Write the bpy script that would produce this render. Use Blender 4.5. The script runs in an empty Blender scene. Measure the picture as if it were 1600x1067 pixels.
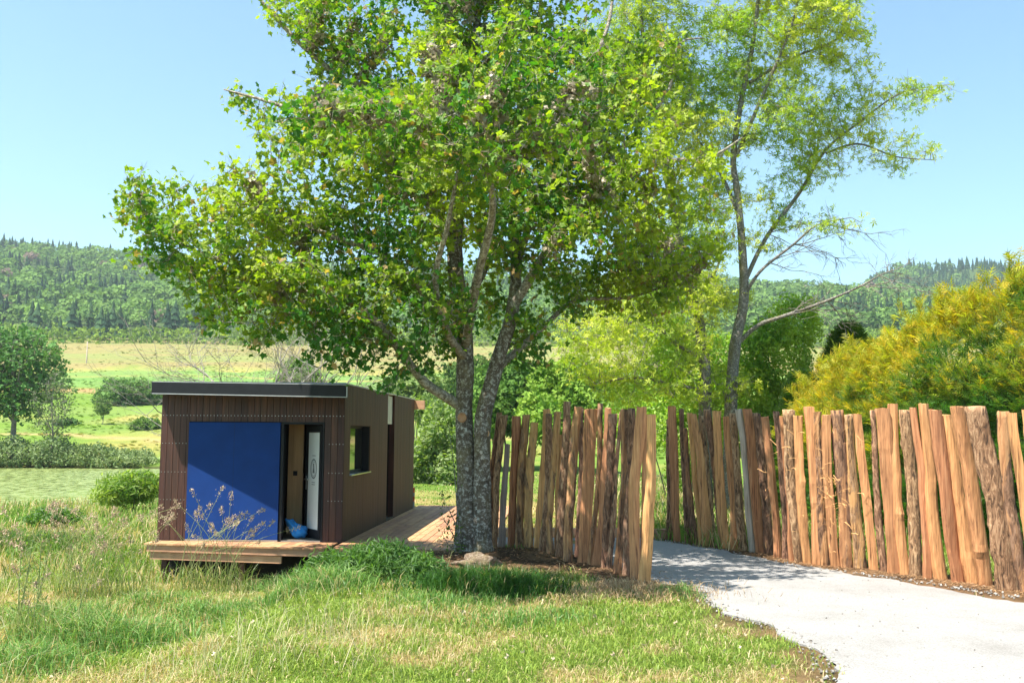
import bpy, bmesh, math, random
import numpy as np
from mathutils import Vector, Matrix
random.seed(7)
RNG = np.random.default_rng(11)
C = bpy.context.scene.collection
S = bpy.context.scene

# ------------------------------------------------------------------ camera
FPX, EYE, PITCH, ROLL = 1500.0, 2.0, math.atan(144 / 1500), math.radians(0.35)
Fv = Vector((0, math.cos(PITCH), math.sin(PITCH)))
R0 = Vector((1, 0, 0)); U0 = R0.cross(Fv)
Rv = R0 * math.cos(ROLL) - U0 * math.sin(ROLL)
Uv = U0 * math.cos(ROLL) + R0 * math.sin(ROLL)
# looking from (0,0,EYE): roll makes level lines fall slightly to the right
Rv, Uv = R0 * math.cos(ROLL) + U0 * math.sin(ROLL), U0 * math.cos(ROLL) - R0 * math.sin(ROLL)
cam_d = bpy.data.cameras.new('camera'); cam = bpy.data.objects.new('camera', cam_d); C.objects.link(cam)
cam_d.sensor_width = 36; cam_d.lens = 36 * FPX / 1600; cam_d.clip_start = 0.1; cam_d.clip_end = 9000
Mx = Matrix((Rv, Uv, -Fv)).transposed().to_4x4(); Mx.translation = Vector((0, 0, EYE))
cam.matrix_world = Mx
S.camera = cam

# ------------------------------------------------------------------ light
SUN_T = Vector((0.505, 0.34, -1.32)).normalized()        # direction the light travels
w = bpy.data.worlds.new('World'); S.world = w; w.use_nodes = True
nt = w.node_tree; nt.nodes.clear()
sky = nt.nodes.new('ShaderNodeTexSky'); sky.sky_type = 'NISHITA'; sky.sun_disc = False
sky.sun_elevation = math.asin(-SUN_T.z)
sky.sun_rotation = math.atan2(-SUN_T.x, -SUN_T.y)
sky.air_density = 1.0; sky.dust_density = 1.2; sky.ozone_density = 0.9; sky.altitude = 600
bg = nt.nodes.new('ShaderNodeBackground'); bg.inputs['Strength'].default_value = 0.10
wo = nt.nodes.new('ShaderNodeOutputWorld')
tn = nt.nodes.new('ShaderNodeMix'); tn.data_type = 'RGBA'; tn.blend_type = 'MULTIPLY'; tn.inputs[0].default_value = 1; tn.inputs[7].default_value = (.88, 1.09, 1.02, 1)
nt.links.new(sky.outputs[0], tn.inputs[6]); nt.links.new(tn.outputs[2], bg.inputs[0]); nt.links.new(bg.outputs[0], wo.inputs[0])
sd = bpy.data.lights.new('sun', 'SUN'); sd.energy = 5.0; sd.angle = math.radians(0.5); sd.color = (1, 0.95, 0.86)
so = bpy.data.objects.new('sun', sd); C.objects.link(so); so.location = (-20, 0, 40)
so.rotation_euler = SUN_T.to_track_quat('-Z', 'Y').to_euler()
S.view_settings.view_transform = 'Standard'; S.view_settings.look = 'None'
S.view_settings.exposure = 1.4; S.view_settings.gamma = 1; S.view_settings.use_curve_mapping = False

# ------------------------------------------------------------------ placing helpers
def ray(px, py):
    return Fv + Rv * ((px - 800) / FPX) - Uv * ((py - 533.5) / FPX)
def at(px, py, Y):
    r = ray(px, py); return Vector((0, 0, EYE)) + r * (Y / r.y)
def gnd(px, py, z=0.0):
    r = ray(px, py); return Vector((0, 0, EYE)) + r * ((z - EYE) / r.z)

CO = gnd(534, 847)                              # near right corner of the cabin, deck level
CO = Vector((CO.x, CO.y, 0)); ang = 0.055
UU = Vector((math.sin(ang), math.cos(ang), 0)); VV = Vector((math.cos(ang), -math.sin(ang), 0))

# ------------------------------------------------------------------ noise (numpy)
_P = np.random.default_rng(3).random((256, 256))
def vnoise(x, y):
    x = np.asarray(x, float); y = np.asarray(y, float)
    xi = np.floor(x).astype(int); yi = np.floor(y).astype(int); fx = x - xi; fy = y - yi
    fx = fx * fx * (3 - 2 * fx); fy = fy * fy * (3 - 2 * fy)
    g = lambda a, b: _P[a & 255, b & 255]
    return (g(xi, yi) * (1 - fx) + g(xi + 1, yi) * fx) * (1 - fy) + (g(xi, yi + 1) * (1 - fx) + g(xi + 1, yi + 1) * fx) * fy
def fbm(x, y, o=4):
    s = 0; a = .5; t = 0
    for i in range(o):
        s = s + a * vnoise(np.asarray(x) * 2 ** i + 17.3 * i, np.asarray(y) * 2 ** i + 5.1 * i); t += a; a *= .5
    return s / t
def sm(t):
    t = np.clip(t, 0, 1); return t * t * (3 - 2 * t)

# ------------------------------------------------------------------ object helpers
def wloc(o):
    v = Vector((0, 0, 0))
    while o: v += o.location; o = o.parent
    return v
def tag(o, label=None, cat=None, group=None, kind=None):
    if label: o['label'] = label
    if cat: o['category'] = cat
    if group: o['group'] = group
    if kind: o['kind'] = kind
    return o
def empty(name, loc, label, cat, group=None):
    o = bpy.data.objects.new(name, None); C.objects.link(o); o.location = loc; o.empty_display_size = .2
    return tag(o, label, cat, group)
def mk(name, V, Fc, mat, parent=None, smooth=False, col=None, loc=None):
    """V (N,3) world coordinates, Fc (M,k) array or list of faces; one mesh object"""
    V = np.asarray(V, dtype=np.float64).reshape(-1, 3)
    off = np.array(wloc(parent)) if parent else (np.array(loc) if loc is not None else np.zeros(3))
    me = bpy.data.meshes.new(name)
    if isinstance(Fc, np.ndarray):
        n, k = Fc.shape
        me.vertices.add(len(V)); me.vertices.foreach_set('co', (V - off).astype(np.float32).ravel())
        me.loops.add(n * k); me.loops.foreach_set('vertex_index', Fc.astype(np.int32).ravel())
        me.polygons.add(n); me.polygons.foreach_set('loop_start', np.arange(0, n * k, k, dtype=np.int32))
        me.polygons.foreach_set('use_smooth', np.full(n, smooth))
        me.update(calc_edges=True)
    else:
        me.from_pydata((V - off).tolist(), [], [list(f) for f in Fc])
        if smooth: me.polygons.foreach_set('use_smooth', [True] * len(me.polygons))
        me.update()
    if col is not None:
        a = me.color_attributes.new('Col', 'FLOAT_COLOR', 'POINT')
        c = np.ones((len(V), 4), np.float32); c[:, :3] = col
        a.data.foreach_set('color', c.ravel())
    if mat: me.materials.append(mat)
    o = bpy.data.objects.new(name, me); C.objects.link(o)
    if parent: o.parent = parent
    elif loc is not None: o.location = loc
    return o
BF = [(0, 3, 2, 1), (4, 5, 6, 7), (0, 1, 5, 4), (1, 2, 6, 5), (2, 3, 7, 6), (3, 0, 4, 7)]
class MB:
    def __init__(s): s.v = []; s.f = []
    def poly(s, vs, fs):
        b = len(s.v); s.v += [tuple(p) for p in vs]; s.f += [tuple(i + b for i in f) for f in fs]; return s
    def hexa(s, vs): return s.poly(vs, BF)
    def build(s, name, mat, parent=None, smooth=False, **k): return mk(name, s.v, s.f, mat, parent, smooth, **k)

# ------------------------------------------------------------------ materials
def newmat(name):
    m = bpy.data.materials.new(name); m.use_nodes = True; n = m.node_tree; n.nodes.clear()
    o = n.nodes.new('ShaderNodeOutputMaterial'); b = n.nodes.new('ShaderNodeBsdfPrincipled')
    n.links.new(b.outputs[0], o.inputs[0]); return m, n, b, o
def N(n, t, **k):
    x = n.nodes.new(t)
    for a, v in k.items():
        if hasattr(x, a): setattr(x, a, v)
        else: x.inputs[a.replace('_', ' ')].default_value = v
    return x
def ramp(n, src, stops):
    r = n.nodes.new('ShaderNodeValToRGB'); e = r.color_ramp.elements
    while len(e) < len(stops): e.new(.5)
    for i, (p, c) in enumerate(stops):
        e[i].position = p; e[i].color = (c + (1,)) if len(c) == 3 else c
    n.links.new(src, r.inputs[0]); return r.outputs[0]
def noise(n, vec, scale, detail=4, rough=.55, dist=0):
    x = N(n, 'ShaderNodeTexNoise'); x.inputs['Scale'].default_value = scale; x.inputs['Detail'].default_value = detail
    x.inputs['Roughness'].default_value = rough; x.inputs['Distortion'].default_value = dist
    n.links.new(vec, x.inputs['Vector']); return x.outputs[0]
def mapping(n, scale=(1, 1, 1), rnd=True, kind='Object'):
    tc = N(n, 'ShaderNodeTexCoord'); mp = N(n, 'ShaderNodeMapping'); mp.inputs['Scale'].default_value = scale
    n.links.new(tc.outputs[kind], mp.inputs[0])
    if rnd:
        oi = N(n, 'ShaderNodeObjectInfo'); m = N(n, 'ShaderNodeMath', operation='MULTIPLY'); m.inputs[1].default_value = 57.0
        n.links.new(oi.outputs['Random'], m.inputs[0])
        cx = N(n, 'ShaderNodeCombineXYZ'); n.links.new(m.outputs[0], cx.inputs[0]); n.links.new(m.outputs[0], cx.inputs[1])
        n.links.new(cx.outputs[0], mp.inputs['Location'])
    return mp.outputs[0]
def mixc(n, fac, a, b, mode='MIX'):
    x = N(n, 'ShaderNodeMix', data_type='RGBA', blend_type=mode)
    for s, i in ((fac, 0), (a, 6), (b, 7)):
        if hasattr(s, 'is_linked'): n.links.new(s, x.inputs[i])
        else: x.inputs[i].default_value = s if i == 0 else (tuple(s) + (1,))
    return x.outputs[2]
def bump(n, b, h, strength, dist):
    x = N(n, 'ShaderNodeBump'); x.inputs['Strength'].default_value = strength; x.inputs['Distance'].default_value = dist
    n.links.new(h, x.inputs['Height']); n.links.new(x.outputs[0], b.inputs['Normal'])
def randval(n, lo, hi):
    oi = N(n, 'ShaderNodeObjectInfo'); mr = N(n, 'ShaderNodeMapRange'); mr.inputs[3].default_value = lo; mr.inputs[4].default_value = hi
    n.links.new(oi.outputs['Random'], mr.inputs[0]); return mr.outputs[0]
def valued(n, colour, lo, hi, hue=.01):
    h = N(n, 'ShaderNodeHueSaturation'); n.links.new(colour, h.inputs['Color']); n.links.new(randval(n, lo, hi), h.inputs['Value'])
    n.links.new(randval(n, .5 - hue, .5 + hue), h.inputs['Hue']); return h.outputs[0]

def wood_mat(name, stops, grain=(30, 30, 1.6), rough=.75, lo=.75, hi=1.2, bumpd=.004, knots=False, sat=1):
    m, n, b, o = newmat(name); v = mapping(n, grain); v2 = mapping(n, (3, 3, .8))
    c = ramp(n, noise(n, v, 1, 6, .65, .6), stops)
    c = mixc(n, .5, c, ramp(n, noise(n, v2, 1.5, 3), [(.3, (.6, .6, .6)), (.7, (1.25, 1.22, 1.2))]), 'MULTIPLY')
    c = valued(n, c, lo, hi)
    n.links.new(c, b.inputs['Base Color']); b.inputs['Roughness'].default_value = rough
    bump(n, b, noise(n, v, 1.3, 6, .7, .6), .7, bumpd)
    return m
M = {}
M['heart'] = wood_mat('split_heartwood', [(.33, (.14, .055, .022)), (.41, (.44, .20, .08)), (.55, (.66, .31, .125)), (.72, (.76, .42, .19))], (34, 34, 1.5), .8, .75, 1.15, .012)
M['grey'] = wood_mat('weathered_grey_wood', [(.3, (.20, .15, .12)), (.5, (.38, .30, .24)), (.75, (.52, .43, .36))], (26, 26, 1.3), .85, .85, 1.1, .006)
def bark_post(name, dark, mid, light, mixed):
    m, n, b, o = newmat(name); v = mapping(n, (14, 14, 3.2)); v2 = mapping(n, (5, 5, .9)); v3 = mapping(n, (24, 24, 1.3))
    nb = noise(n, v, 1.4, 8, .75, 1.2)
    c = ramp(n, nb, [(.38, dark), (.5, mid), (.64, light)])
    if mixed:
        hw = ramp(n, noise(n, v3, 1, 5, .6, .5), [(.3, (.14, .06, .025)), (.45, (.46, .22, .09)), (.75, (.66, .38, .18))])
        f = ramp(n, noise(n, v2, 1.1, 5, .7, .8), [(.46, (0, 0, 0)), (.53, (1, 1, 1))])
        c = mixc(n, f, c, hw)
    c = valued(n, c, .8, 1.25)
    n.links.new(c, b.inputs['Base Color']); b.inputs['Roughness'].default_value = .9
    bump(n, b, nb, 1, .03); return m
M['bark'] = bark_post('rough_oak_bark', (.045, .024, .014), (.27, .135, .07), (.56, .34, .2), False)
M['mixed'] = bark_post('half_barked_wood', (.045, .023, .013), (.23, .12, .065), (.42, .25, .15), True)
M['clad'] = wood_mat('stained_cladding', [(.25, (.022, .007, .004)), (.5, (.055, .017, .010)), (.85, (.125, .04, .024))], (22, 22, 1.0), .6, .75, 1.25, .002)
M['clad_side'] = wood_mat('weathered_cladding', [(.25, (.028, .010, .006)), (.5, (.060, .024, .013)), (.85, (.115, .052, .03))], (30, 30, .9), .7, .85, 1.15, .002)
M['deck'] = wood_mat('new_larch_decking', [(.25, (.26, .12, .05)), (.5, (.44, .23, .11)), (.85, (.56, .34, .18))], (3, 3, 3), .7, .72, 1.15, .001)
M['beam'] = wood_mat('larch_beam', [(.25, (.34, .17, .09)), (.5, (.48, .27, .15)), (.85, (.58, .36, .22))], (2, 8, 20), .7, .9, 1.1, .002)
M['inner'] = wood_mat('pine_panel', [(.25, (.35, .19, .09)), (.5, (.48, .28, .14)), (.85, (.56, .35, .19))], (20, 20, 1), .6, .95, 1.05, .001)
def plain(name, c, rough=.5, metal=0, nz=.12, sc=6, spec=None):
    m, n, b, o = newmat(name); v = mapping(n, (sc, sc, sc), False)
    k = ramp(n, noise(n, v, 1, 5), [(.3, tuple(x * (1 - nz) for x in c)), (.7, tuple(min(1, x * (1 + nz)) for x in c))])
    n.links.new(k, b.inputs['Base Color']); b.inputs['Roughness'].default_value = rough; b.inputs['Metallic'].default_value = metal
    return m
M['blue'] = plain('blue_painted_panel', (.005, .036, .175), .75, 0, .10, 3)
M['black'] = plain('black_metal', (.010, .011, .014), .6, 0, .2, 8); M['black'].node_tree.nodes['Principled BSDF'].inputs['Specular IOR Level'].default_value = .25
M['blue'].node_tree.nodes['Principled BSDF'].inputs['Specular IOR Level'].default_value = .2
M['white'] = plain('white_trim', (.36, .37, .38), .4)
M['pale'] = plain('pale_grey_panel', (.5, .54, .48), .6)
M['frost'] = plain('frosted_glass', (.66, .69, .68), .35, 0, .03, 3)
M['print'] = plain('grey_print', (.12, .13, .14), .5)
M['steel'] = plain('brushed_steel', (.55, .55, .55), .3, 1)
M['membrane'] = plain('dark_membrane', (.015, .013, .012), .9)
M['bluecloth'] = plain('turquoise_cloth', (.02, .22, .60), .85, 0, .2, 9)
M['floor'] = plain('interior_floor', (.2, .16, .12), .6)
M['orange'] = plain('orange_plastic', (.75, .16, .05), .5)
M['cut'] = wood_mat('cut_wood', [(.3, (.30, .15, .07)), (.6, (.48, .27, .14)), (.8, (.55, .34, .2))], (12, 12, 12), .8)
def glass_mat():
    m, n, b, o = newmat('window_glass'); b.inputs['Base Color'].default_value = (.02, .025, .022, 1); b.inputs['Roughness'].default_value = .03
    b.inputs['IOR'].default_value = 1.9; b.inputs['Specular IOR Level'].default_value = .9; return m
M['glass'] = glass_mat()
def bark_mat(name, dark, mid, light, scale=9, thr=.56):
    m, n, b, o = newmat(name); v = mapping(n, (scale, scale, scale * .55), False); v2 = mapping(n, (scale * 2.4,) * 3, False)
    n1 = noise(n, v, 1, 8, .75, .8)
    c = ramp(n, n1, [(.3, dark), (.62, mid)])
    f = ramp(n, noise(n, v2, 1, 7, .8), [(thr - .06, (0, 0, 0)), (thr + .05, (1, 1, 1))])
    c = mixc(n, f, c, light)
    f2 = ramp(n, noise(n, v, .35, 3), [(.5, (0, 0, 0)), (.75, (.8, .8, .8))]); c = mixc(n, f2, c, (.20, .16, .06))
    n.links.new(c, b.inputs['Base Color']); b.inputs['Roughness'].default_value = .95
    bump(n, b, n1, 1, .05); return m
M['tbark'] = bark_mat('lichen_bark', (.035, .026, .018), (.15, .115, .085), (.52, .50, .45), 7, .56)
M['bbark'] = bark_mat('pale_branch_bark', (.07, .052, .036), (.24, .19, .14), (.50, .46, .38), 9, .52)
M['tbark2'] = bark_mat('grey_bark', (.07, .06, .05), (.22, .19, .16), (.44, .41, .37), 9, .56)
M['rootwood'] = bark_mat('root_wood', (.08, .05, .03), (.22, .15, .10), (.36, .29, .22), 12, .55)
M['deadwood'] = bark_mat('bleached_dead_wood', (.10, .085, .07), (.22, .19, .16), (.34, .31, .27), 10, .5)
def leaf_mat(name, trans=.42, gloss=.35, tint=(1.25, 1.35, .5)):
    m = bpy.data.materials.new(name); m.use_nodes = True; n = m.node_tree; n.nodes.clear()
    o = n.nodes.new('ShaderNodeOutputMaterial'); b = n.nodes.new('ShaderNodeBsdfPrincipled'); t = n.nodes.new('ShaderNodeBsdfTranslucent')
    a = N(n, 'ShaderNodeAttribute', attribute_name='Col'); x = n.nodes.new('ShaderNodeMixShader'); x.inputs[0].default_value = trans
    n.links.new(a.outputs['Color'], b.inputs['Base Color']); b.inputs['Roughness'].default_value = gloss + .15
    b.inputs['Specular IOR Level'].default_value = gloss
    n.links.new(mixc(n, 1.0, a.outputs['Color'], tint, 'MULTIPLY'), t.inputs[0])
    n.links.new(b.outputs[0], x.inputs[1]); n.links.new(t.outputs[0], x.inputs[2]); n.links.new(x.outputs[0], o.inputs[0]); return m
M['leaf'] = leaf_mat('leaf', .42, .4, (1.35, 1.55, .4)); M['grass'] = leaf_mat('grass_blade', .35, .25, (1.3, 1.3, .6)); M['far'] = leaf_mat('far_foliage', .25, .0, (1.2, 1.3, .6))
M['dry'] = leaf_mat('dry_straw', .2, .1, (1, 1, 1))

# ------------------------------------------------------------------ terrain
PR = np.array([(-30, 0), (30, 0), (60, -.6), (90, -.3), (110, .8), (150, 4.2), (200, 9.2), (300, 20.5), (420, 40.5), (500, 57), (700, 112), (900, 174), (1100, 190), (1400, 205), (3000, 205)])
PL = np.array([(-30, -.25), (8, -.3), (15, -.5), (20, -.55), (30, -.85), (38, -1.1), (86, -1.12), (92, -.8), (110, .8), (150, 4.2), (200, 9.2), (300, 20.5), (420, 40.5), (500, 57), (700, 112), (900, 174), (1100, 180), (3000, 180)])
def H(x, y):
    x = np.asarray(x, float); y = np.asarray(y, float)
    zr = np.interp(y, PR[:, 0], PR[:, 1]); zl = np.interp(y, PL[:, 0], PL[:, 1])
    k = sm((-x - 2.2 - np.clip((y - 16) * .12, -.5, 12) * (y > 19)) / 1.6); z = zr * (1 - k) + zl * k
    t = x / np.maximum(y, 60)
    far = sm((y - 430) / 400)
    # ridge heights differ with direction
    rk = np.interp(t, [-.9, -.53, -.37, -.1, .2, .27, .35, .55, .9], [1.07, 1.0, .895, .88, .84, .78, .76, .76, .8])
    z = z * (1 - far) + z * rk * far
    rr = sm((y - 950) / 330) * sm((t - .30) / .12)
    z = z + rr * 70
    z = z + sm((y - 450) / 200) * (fbm(x / 120, y / 120, 3) - .5) * 26
    z = z + sm((y - 90) / 100) * (fbm(x / 50 + 9, y / 50, 3) - .5) * 2.2
    # pond bed
    pond = sm((-x - (7 + (y - 38) * .14)) / 2.2) * sm((y - (43 - (-x - 12) * .35)) / 6) * sm((88 - y) / 3)
    z = z - .55 * pond * (1 - sm((x + 0) / 3))
    z = z - .16 * sm((x + 7.6) / .8) * sm((-2.6 - x) / .8) * sm((y - 15.6) / .8) * sm((20 - y) / 1)
    # mound round the tree foot and the fence
    z = z + .07 * np.exp(-((x + .55) ** 2 / 1.2 + (y - 16) ** 2 / 1.5))
    # small unevenness away from built surfaces
    cl = sm((-x + 3) / 3) * sm((seg_d(x, y, PATHP[:14]) - .1) / 1.5) * sm((seg_d(x, y, FL) - .3) / 1.2) * sm((y - 3) / 3) * (1 - sm((y - 60) / 30))
    z = z + cl * (fbm(x * .9, y * .9, 3) - .5) * .16
    dv = (x - CO.x) * VV.x + (y - CO.y) * VV.y; du = (x - CO.x) * UU.x + (y - CO.y) * UU.y
    dk = sm((dv + .1) / .15) * sm((2.75 - dv) / .15) * sm((du + 1.05) / .12) * sm((9.5 - du) / .2)
    z = np.where(dk > 0, np.minimum(z, .07) - .2 * dk, z)
    return z
WATER = -1.3
def rot2(pts): return np.array([(p.x, p.y) for p in pts])
def seg_d(x, y, pts):
    d = np.full(np.shape(x), 1e9)
    for (ax, ay), (bx, by) in zip(pts[:-1], pts[1:]):
        L = (bx - ax) ** 2 + (by - ay) ** 2; t = np.clip(((x - ax) * (bx - ax) + (y - ay) * (by - ay)) / L, 0, 1)
        d = np.minimum(d, np.hypot(x - ax - t * (bx - ax), y - ay - t * (by - ay)))
    return d
def inpoly(x, y, P):
    r = np.zeros(np.shape(x), bool); j = len(P) - 1
    for i in range(len(P)):
        xi, yi = P[i]; xj, yj = P[j]
        c = ((yi > y) != (yj > y)) & (x < (xj - xi) * (y - yi) / (yj - yi + 1e-12) + xi); r ^= c; j = i
    return r
FL = rot2([gnd(p, q) for p, q in ((768, 853), (800, 855), (845, 860), (880, 868), (930, 882), (975, 897), (1005, 912))])
FR = rot2([gnd(p, q) for p, q in ((1045, 841), (1100, 850), (1170, 862), (1240, 878), (1330, 890), (1430, 902), (1510, 914), (1600, 928), (1700, 945), (1800, 962))])
PATHP = [gnd(p, q) for p, q in ((1004, 922), (1040, 914), (1075, 926), (1110, 940), (1150, 962), (1200, 978), (1238, 990), (1262, 1004), (1288, 1030), (1302, 1048), (1322, 1080), (1345, 1130), (1380, 1250), (1420, 1500))]
PATHP = [(p.x, p.y) for p in PATHP] + [(1.5, 1.0), (9, 1.0), (9.5, 9.5)]
PATHP += [tuple(p + np.array([-.32, -.12]) * (1 + .9 * sm((16 - p[1]) / 4))) for p in FR[::-1]]
PATHP += [(2.6, 18.9), (-.45, 18.9), (-.6, 16.95)] + [tuple(p + np.array([.22, .14])) for p in FL[1:]]
def densify(P, step=.12, amp=.05, fr=2.2):
    out = []
    for a, b in zip(P, P[1:] + P[:1]):
        a = np.array(a); b = np.array(b); L = np.linalg.norm(b - a); n = max(1, int(L / step)); nn = np.array([-(b - a)[1], (b - a)[0]]) / max(L, 1e-6)
        for i in range(n):
            p = a + (b - a) * i / n; out.append(p + nn * amp * 2 * (fbm(p[0] * fr, p[1] * fr, 4) - .5) * 2)
    return np.array(out)
PATH = densify(PATHP, .06, .13)
def cp(v, u, z): return CO + VV * v + UU * u + Vector((0, 0, z))
def cabframe(x, y):
    dx = x - CO.x; dy = y - CO.y; return dx * VV.x + dy * VV.y, dx * UU.x + dy * UU.y

def ground_colour(x, y):
    """real field, lawn and soil colours"""
    n1 = fbm(x * .55, y * .55, 4); n2 = fbm(x * 2.3 + 4, y * 2.3, 3); n3 = fbm(x / 14, y / 30 + 3, 4)
    L = lambda a, b, t: np.array(a)[None, :] * (1 - t[:, None]) + np.array(b)[None, :] * t[:, None]
    lawn = L((.12, .18, .035), (.38, .29, .13), sm((n1 * .6 + n2 * .4 - .42) / .2))
    mead = L((.13, .22, .035), (.30, .27, .085), sm((n3 - .38) / .3))
    c = lawn * (1 - sm((y - 22) / 20))[:, None] + mead * sm((y - 22) / 20)[:, None]
    # far fields in strips
    yy = y + (n3 - .5) * 22 + x * .03
    def band(c, a, b, colr, soft=6):
        k = sm((yy - a) / soft) * sm((b - yy) / soft); return c * (1 - k)[:, None] + np.array(colr) * k[:, None]
    n4 = fbm(x / 60, y / 9, 4)
    c = band(c, 112, 118, (.34, .27, .13), 3)
    c = band(c, 196, 214, (.30, .21, .10))
    c = band(c, 214, 300, (.13, .24, .06))
    c = band(c, 262, 270, (.30, .27, .09), 3)
    c = band(c, 306, 470, (.23, .20, .085), 14)
    g = sm((n4 - .45) / .2) * sm((y - 110) / 20) * (1 - sm((y - 420) / 20)) * .55
    c = c * (1 - g)[:, None] + np.array((.17, .24, .07)) * g[:, None]
    f = sm((yy - 425) / 12); c = c * (1 - f)[:, None] + np.array((.06, .10, .035)) * f[:, None]
    # soil
    d1 = seg_d(x, y, FL); d2 = seg_d(x, y, FR); dt = np.hypot((x + .55) * .8, (y - 15.9))
    s = np.maximum(np.maximum(sm((1.0 - d1 + (n2 - .5) * 1.2) / .5), sm((.85 - d2 + (n2 - .5) * .5) / .3)), sm((2.1 - dt + (n1 - .5) * 2) / .7))
    dp = seg_d(x, y, np.vstack([PATH[:140]])) if False else seg_d(x, y, PATHP[:14])
    s = np.maximum(s, .85 * sm((.42 - dp + (n2 - .5) * .7) / .3))
    soil = L((.075, .045, .028), (.24, .15, .085), sm((n2 - .3) / .4))
    c = c * (1 - s)[:, None] + soil * s[:, None]
    pb = sm((-1.16 - H(x, y)) / .05) * (y > 35) * (x < -4); c = c * (1 - pb)[:, None] + np.array((.05, .055, .02)) * pb[:, None]
    return c, s

def terrain():
    ys = np.concatenate([np.arange(-6, 4, .5), np.arange(4, 24, .17), np.geomspace(24, 420, 150), np.geomspace(428, 2600, 70)])
    ts = np.linspace(-1, 1, 330); ts = np.sign(ts) * (np.abs(ts) ** 1.25)
    Y, T = np.meshgrid(ys, ts, indexing='ij'); W_ = 13 + np.maximum(Y, 0) * 1.05; X = T * W_
    x = X.ravel(); y = Y.ravel(); z = H(x, y) - .012
    c, s = ground_colour(x, y)
    ny, nx = Y.shape; i = np.arange(ny - 1)[:, None] * nx + np.arange(nx - 1)[None, :]
    Fc = np.stack([i, i + 1, i + nx + 1, i + nx], -1).reshape(-1, 4)
    m, n, b, o = newmat('ground'); a = N(n, 'ShaderNodeAttribute', attribute_name='Col')
    tc = N(n, 'ShaderNodeTexCoord'); v = tc.outputs['Object']
    k = ramp(n, noise(n, v, 9, 8, .75), [(.3, (.55, .55, .5)), (.7, (1.35, 1.3, 1.25))]); k2 = ramp(n, noise(n, v, .35, 7, .7), [(.3, (.75, .82, .8)), (.7, (1.25, 1.15, 1.1))])
    n.links.new(mixc(n, 1, mixc(n, 1, a.outputs[0], k, 'MULTIPLY'), k2, 'MULTIPLY'), b.inputs['Base Color']); b.inputs['Roughness'].default_value = 1
    b.inputs['Specular IOR Level'].default_value = .1
    bump(n, b, noise(n, v, 14, 8, .8), 1, .06)
    g = mk('ground', np.stack([x, y, z], 1), Fc, m, None, True, c)
    tag(g, 'lawn and meadow rising to wooded hills', None, None, 'structure')
terrain()

def water():
    m, n, b, o = newmat('pond_water'); tc = N(n, 'ShaderNodeTexCoord'); mp = N(n, 'ShaderNodeMapping'); mp.inputs['Scale'].default_value = (1.6, .55, 1)
    n.links.new(tc.outputs['Object'], mp.inputs[0]); nn = noise(n, mp.outputs[0], 1.6, 7, .75, .5)
    f = ramp(n, nn, [(.36, (0, 0, 0)), (.44, (1, 1, 1))])
    pads = ramp(n, noise(n, mp.outputs[0], 5, 5), [(.3, (.12, .18, .04)), (.7, (.26, .29, .09))])
    n.links.new(mixc(n, f, (.02, .03, .02), pads), b.inputs['Base Color'])
    n.links.new(ramp(n, nn, [(.47, (.06,) * 3), (.54, (.6,) * 3)]), b.inputs['Roughness'])
    V = [(-75, 30, WATER), (-3, 30, WATER), (-3, 92, WATER), (-75, 92, WATER)]
    tag(mk('pond_water', V, [(0, 1, 2, 3)], m), 'weedy pond with floating leaves beyond the cabin', None, None, 'structure')
water()

def path():
    bm = bmesh.new(); vs = [bm.verts.new((p[0], p[1], .006)) for p in PATH]; f = bm.faces.new(vs); bmesh.ops.triangulate(bm, faces=[f])
    low = [bm.verts.new((p[0] , p[1], -.06)) for p in PATH]
    for i in range(len(vs)):
        j = (i + 1) % len(vs)
        try: bm.faces.new((vs[i], low[i], low[j], vs[j]))
        except ValueError: pass
    bmesh.ops.recalc_face_normals(bm, faces=bm.faces)
    m, n, b, o = newmat('pale_gravel'); tc = N(n, 'ShaderNodeTexCoord'); v = tc.outputs['Object']
    c = ramp(n, noise(n, v, 60, 8, .8), [(.36, (.17, .165, .155)), (.52, (.29, .28, .27)), (.7, (.37, .36, .35))])
    c = mixc(n, .85, c, ramp(n, noise(n, v, .9, 7, .65), [(.3, (.76, .74, .71)), (.5, (.98, .97, .96)), (.7, (1.06, 1.06, 1.07))]), 'MULTIPLY')
    n.links.new(c, b.inputs['Base Color']); b.inputs['Roughness'].default_value = .95
    bump(n, b, noise(n, v, 45, 8, .8), .8, .012)
    me = bpy.data.meshes.new('path'); bm.to_mesh(me); bm.free(); me.materials.append(m)
    o = bpy.data.objects.new('path', me); C.objects.link(o); tag(o, 'pale crushed stone path curving through the fence gap', None, None, 'structure')
path()

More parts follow.
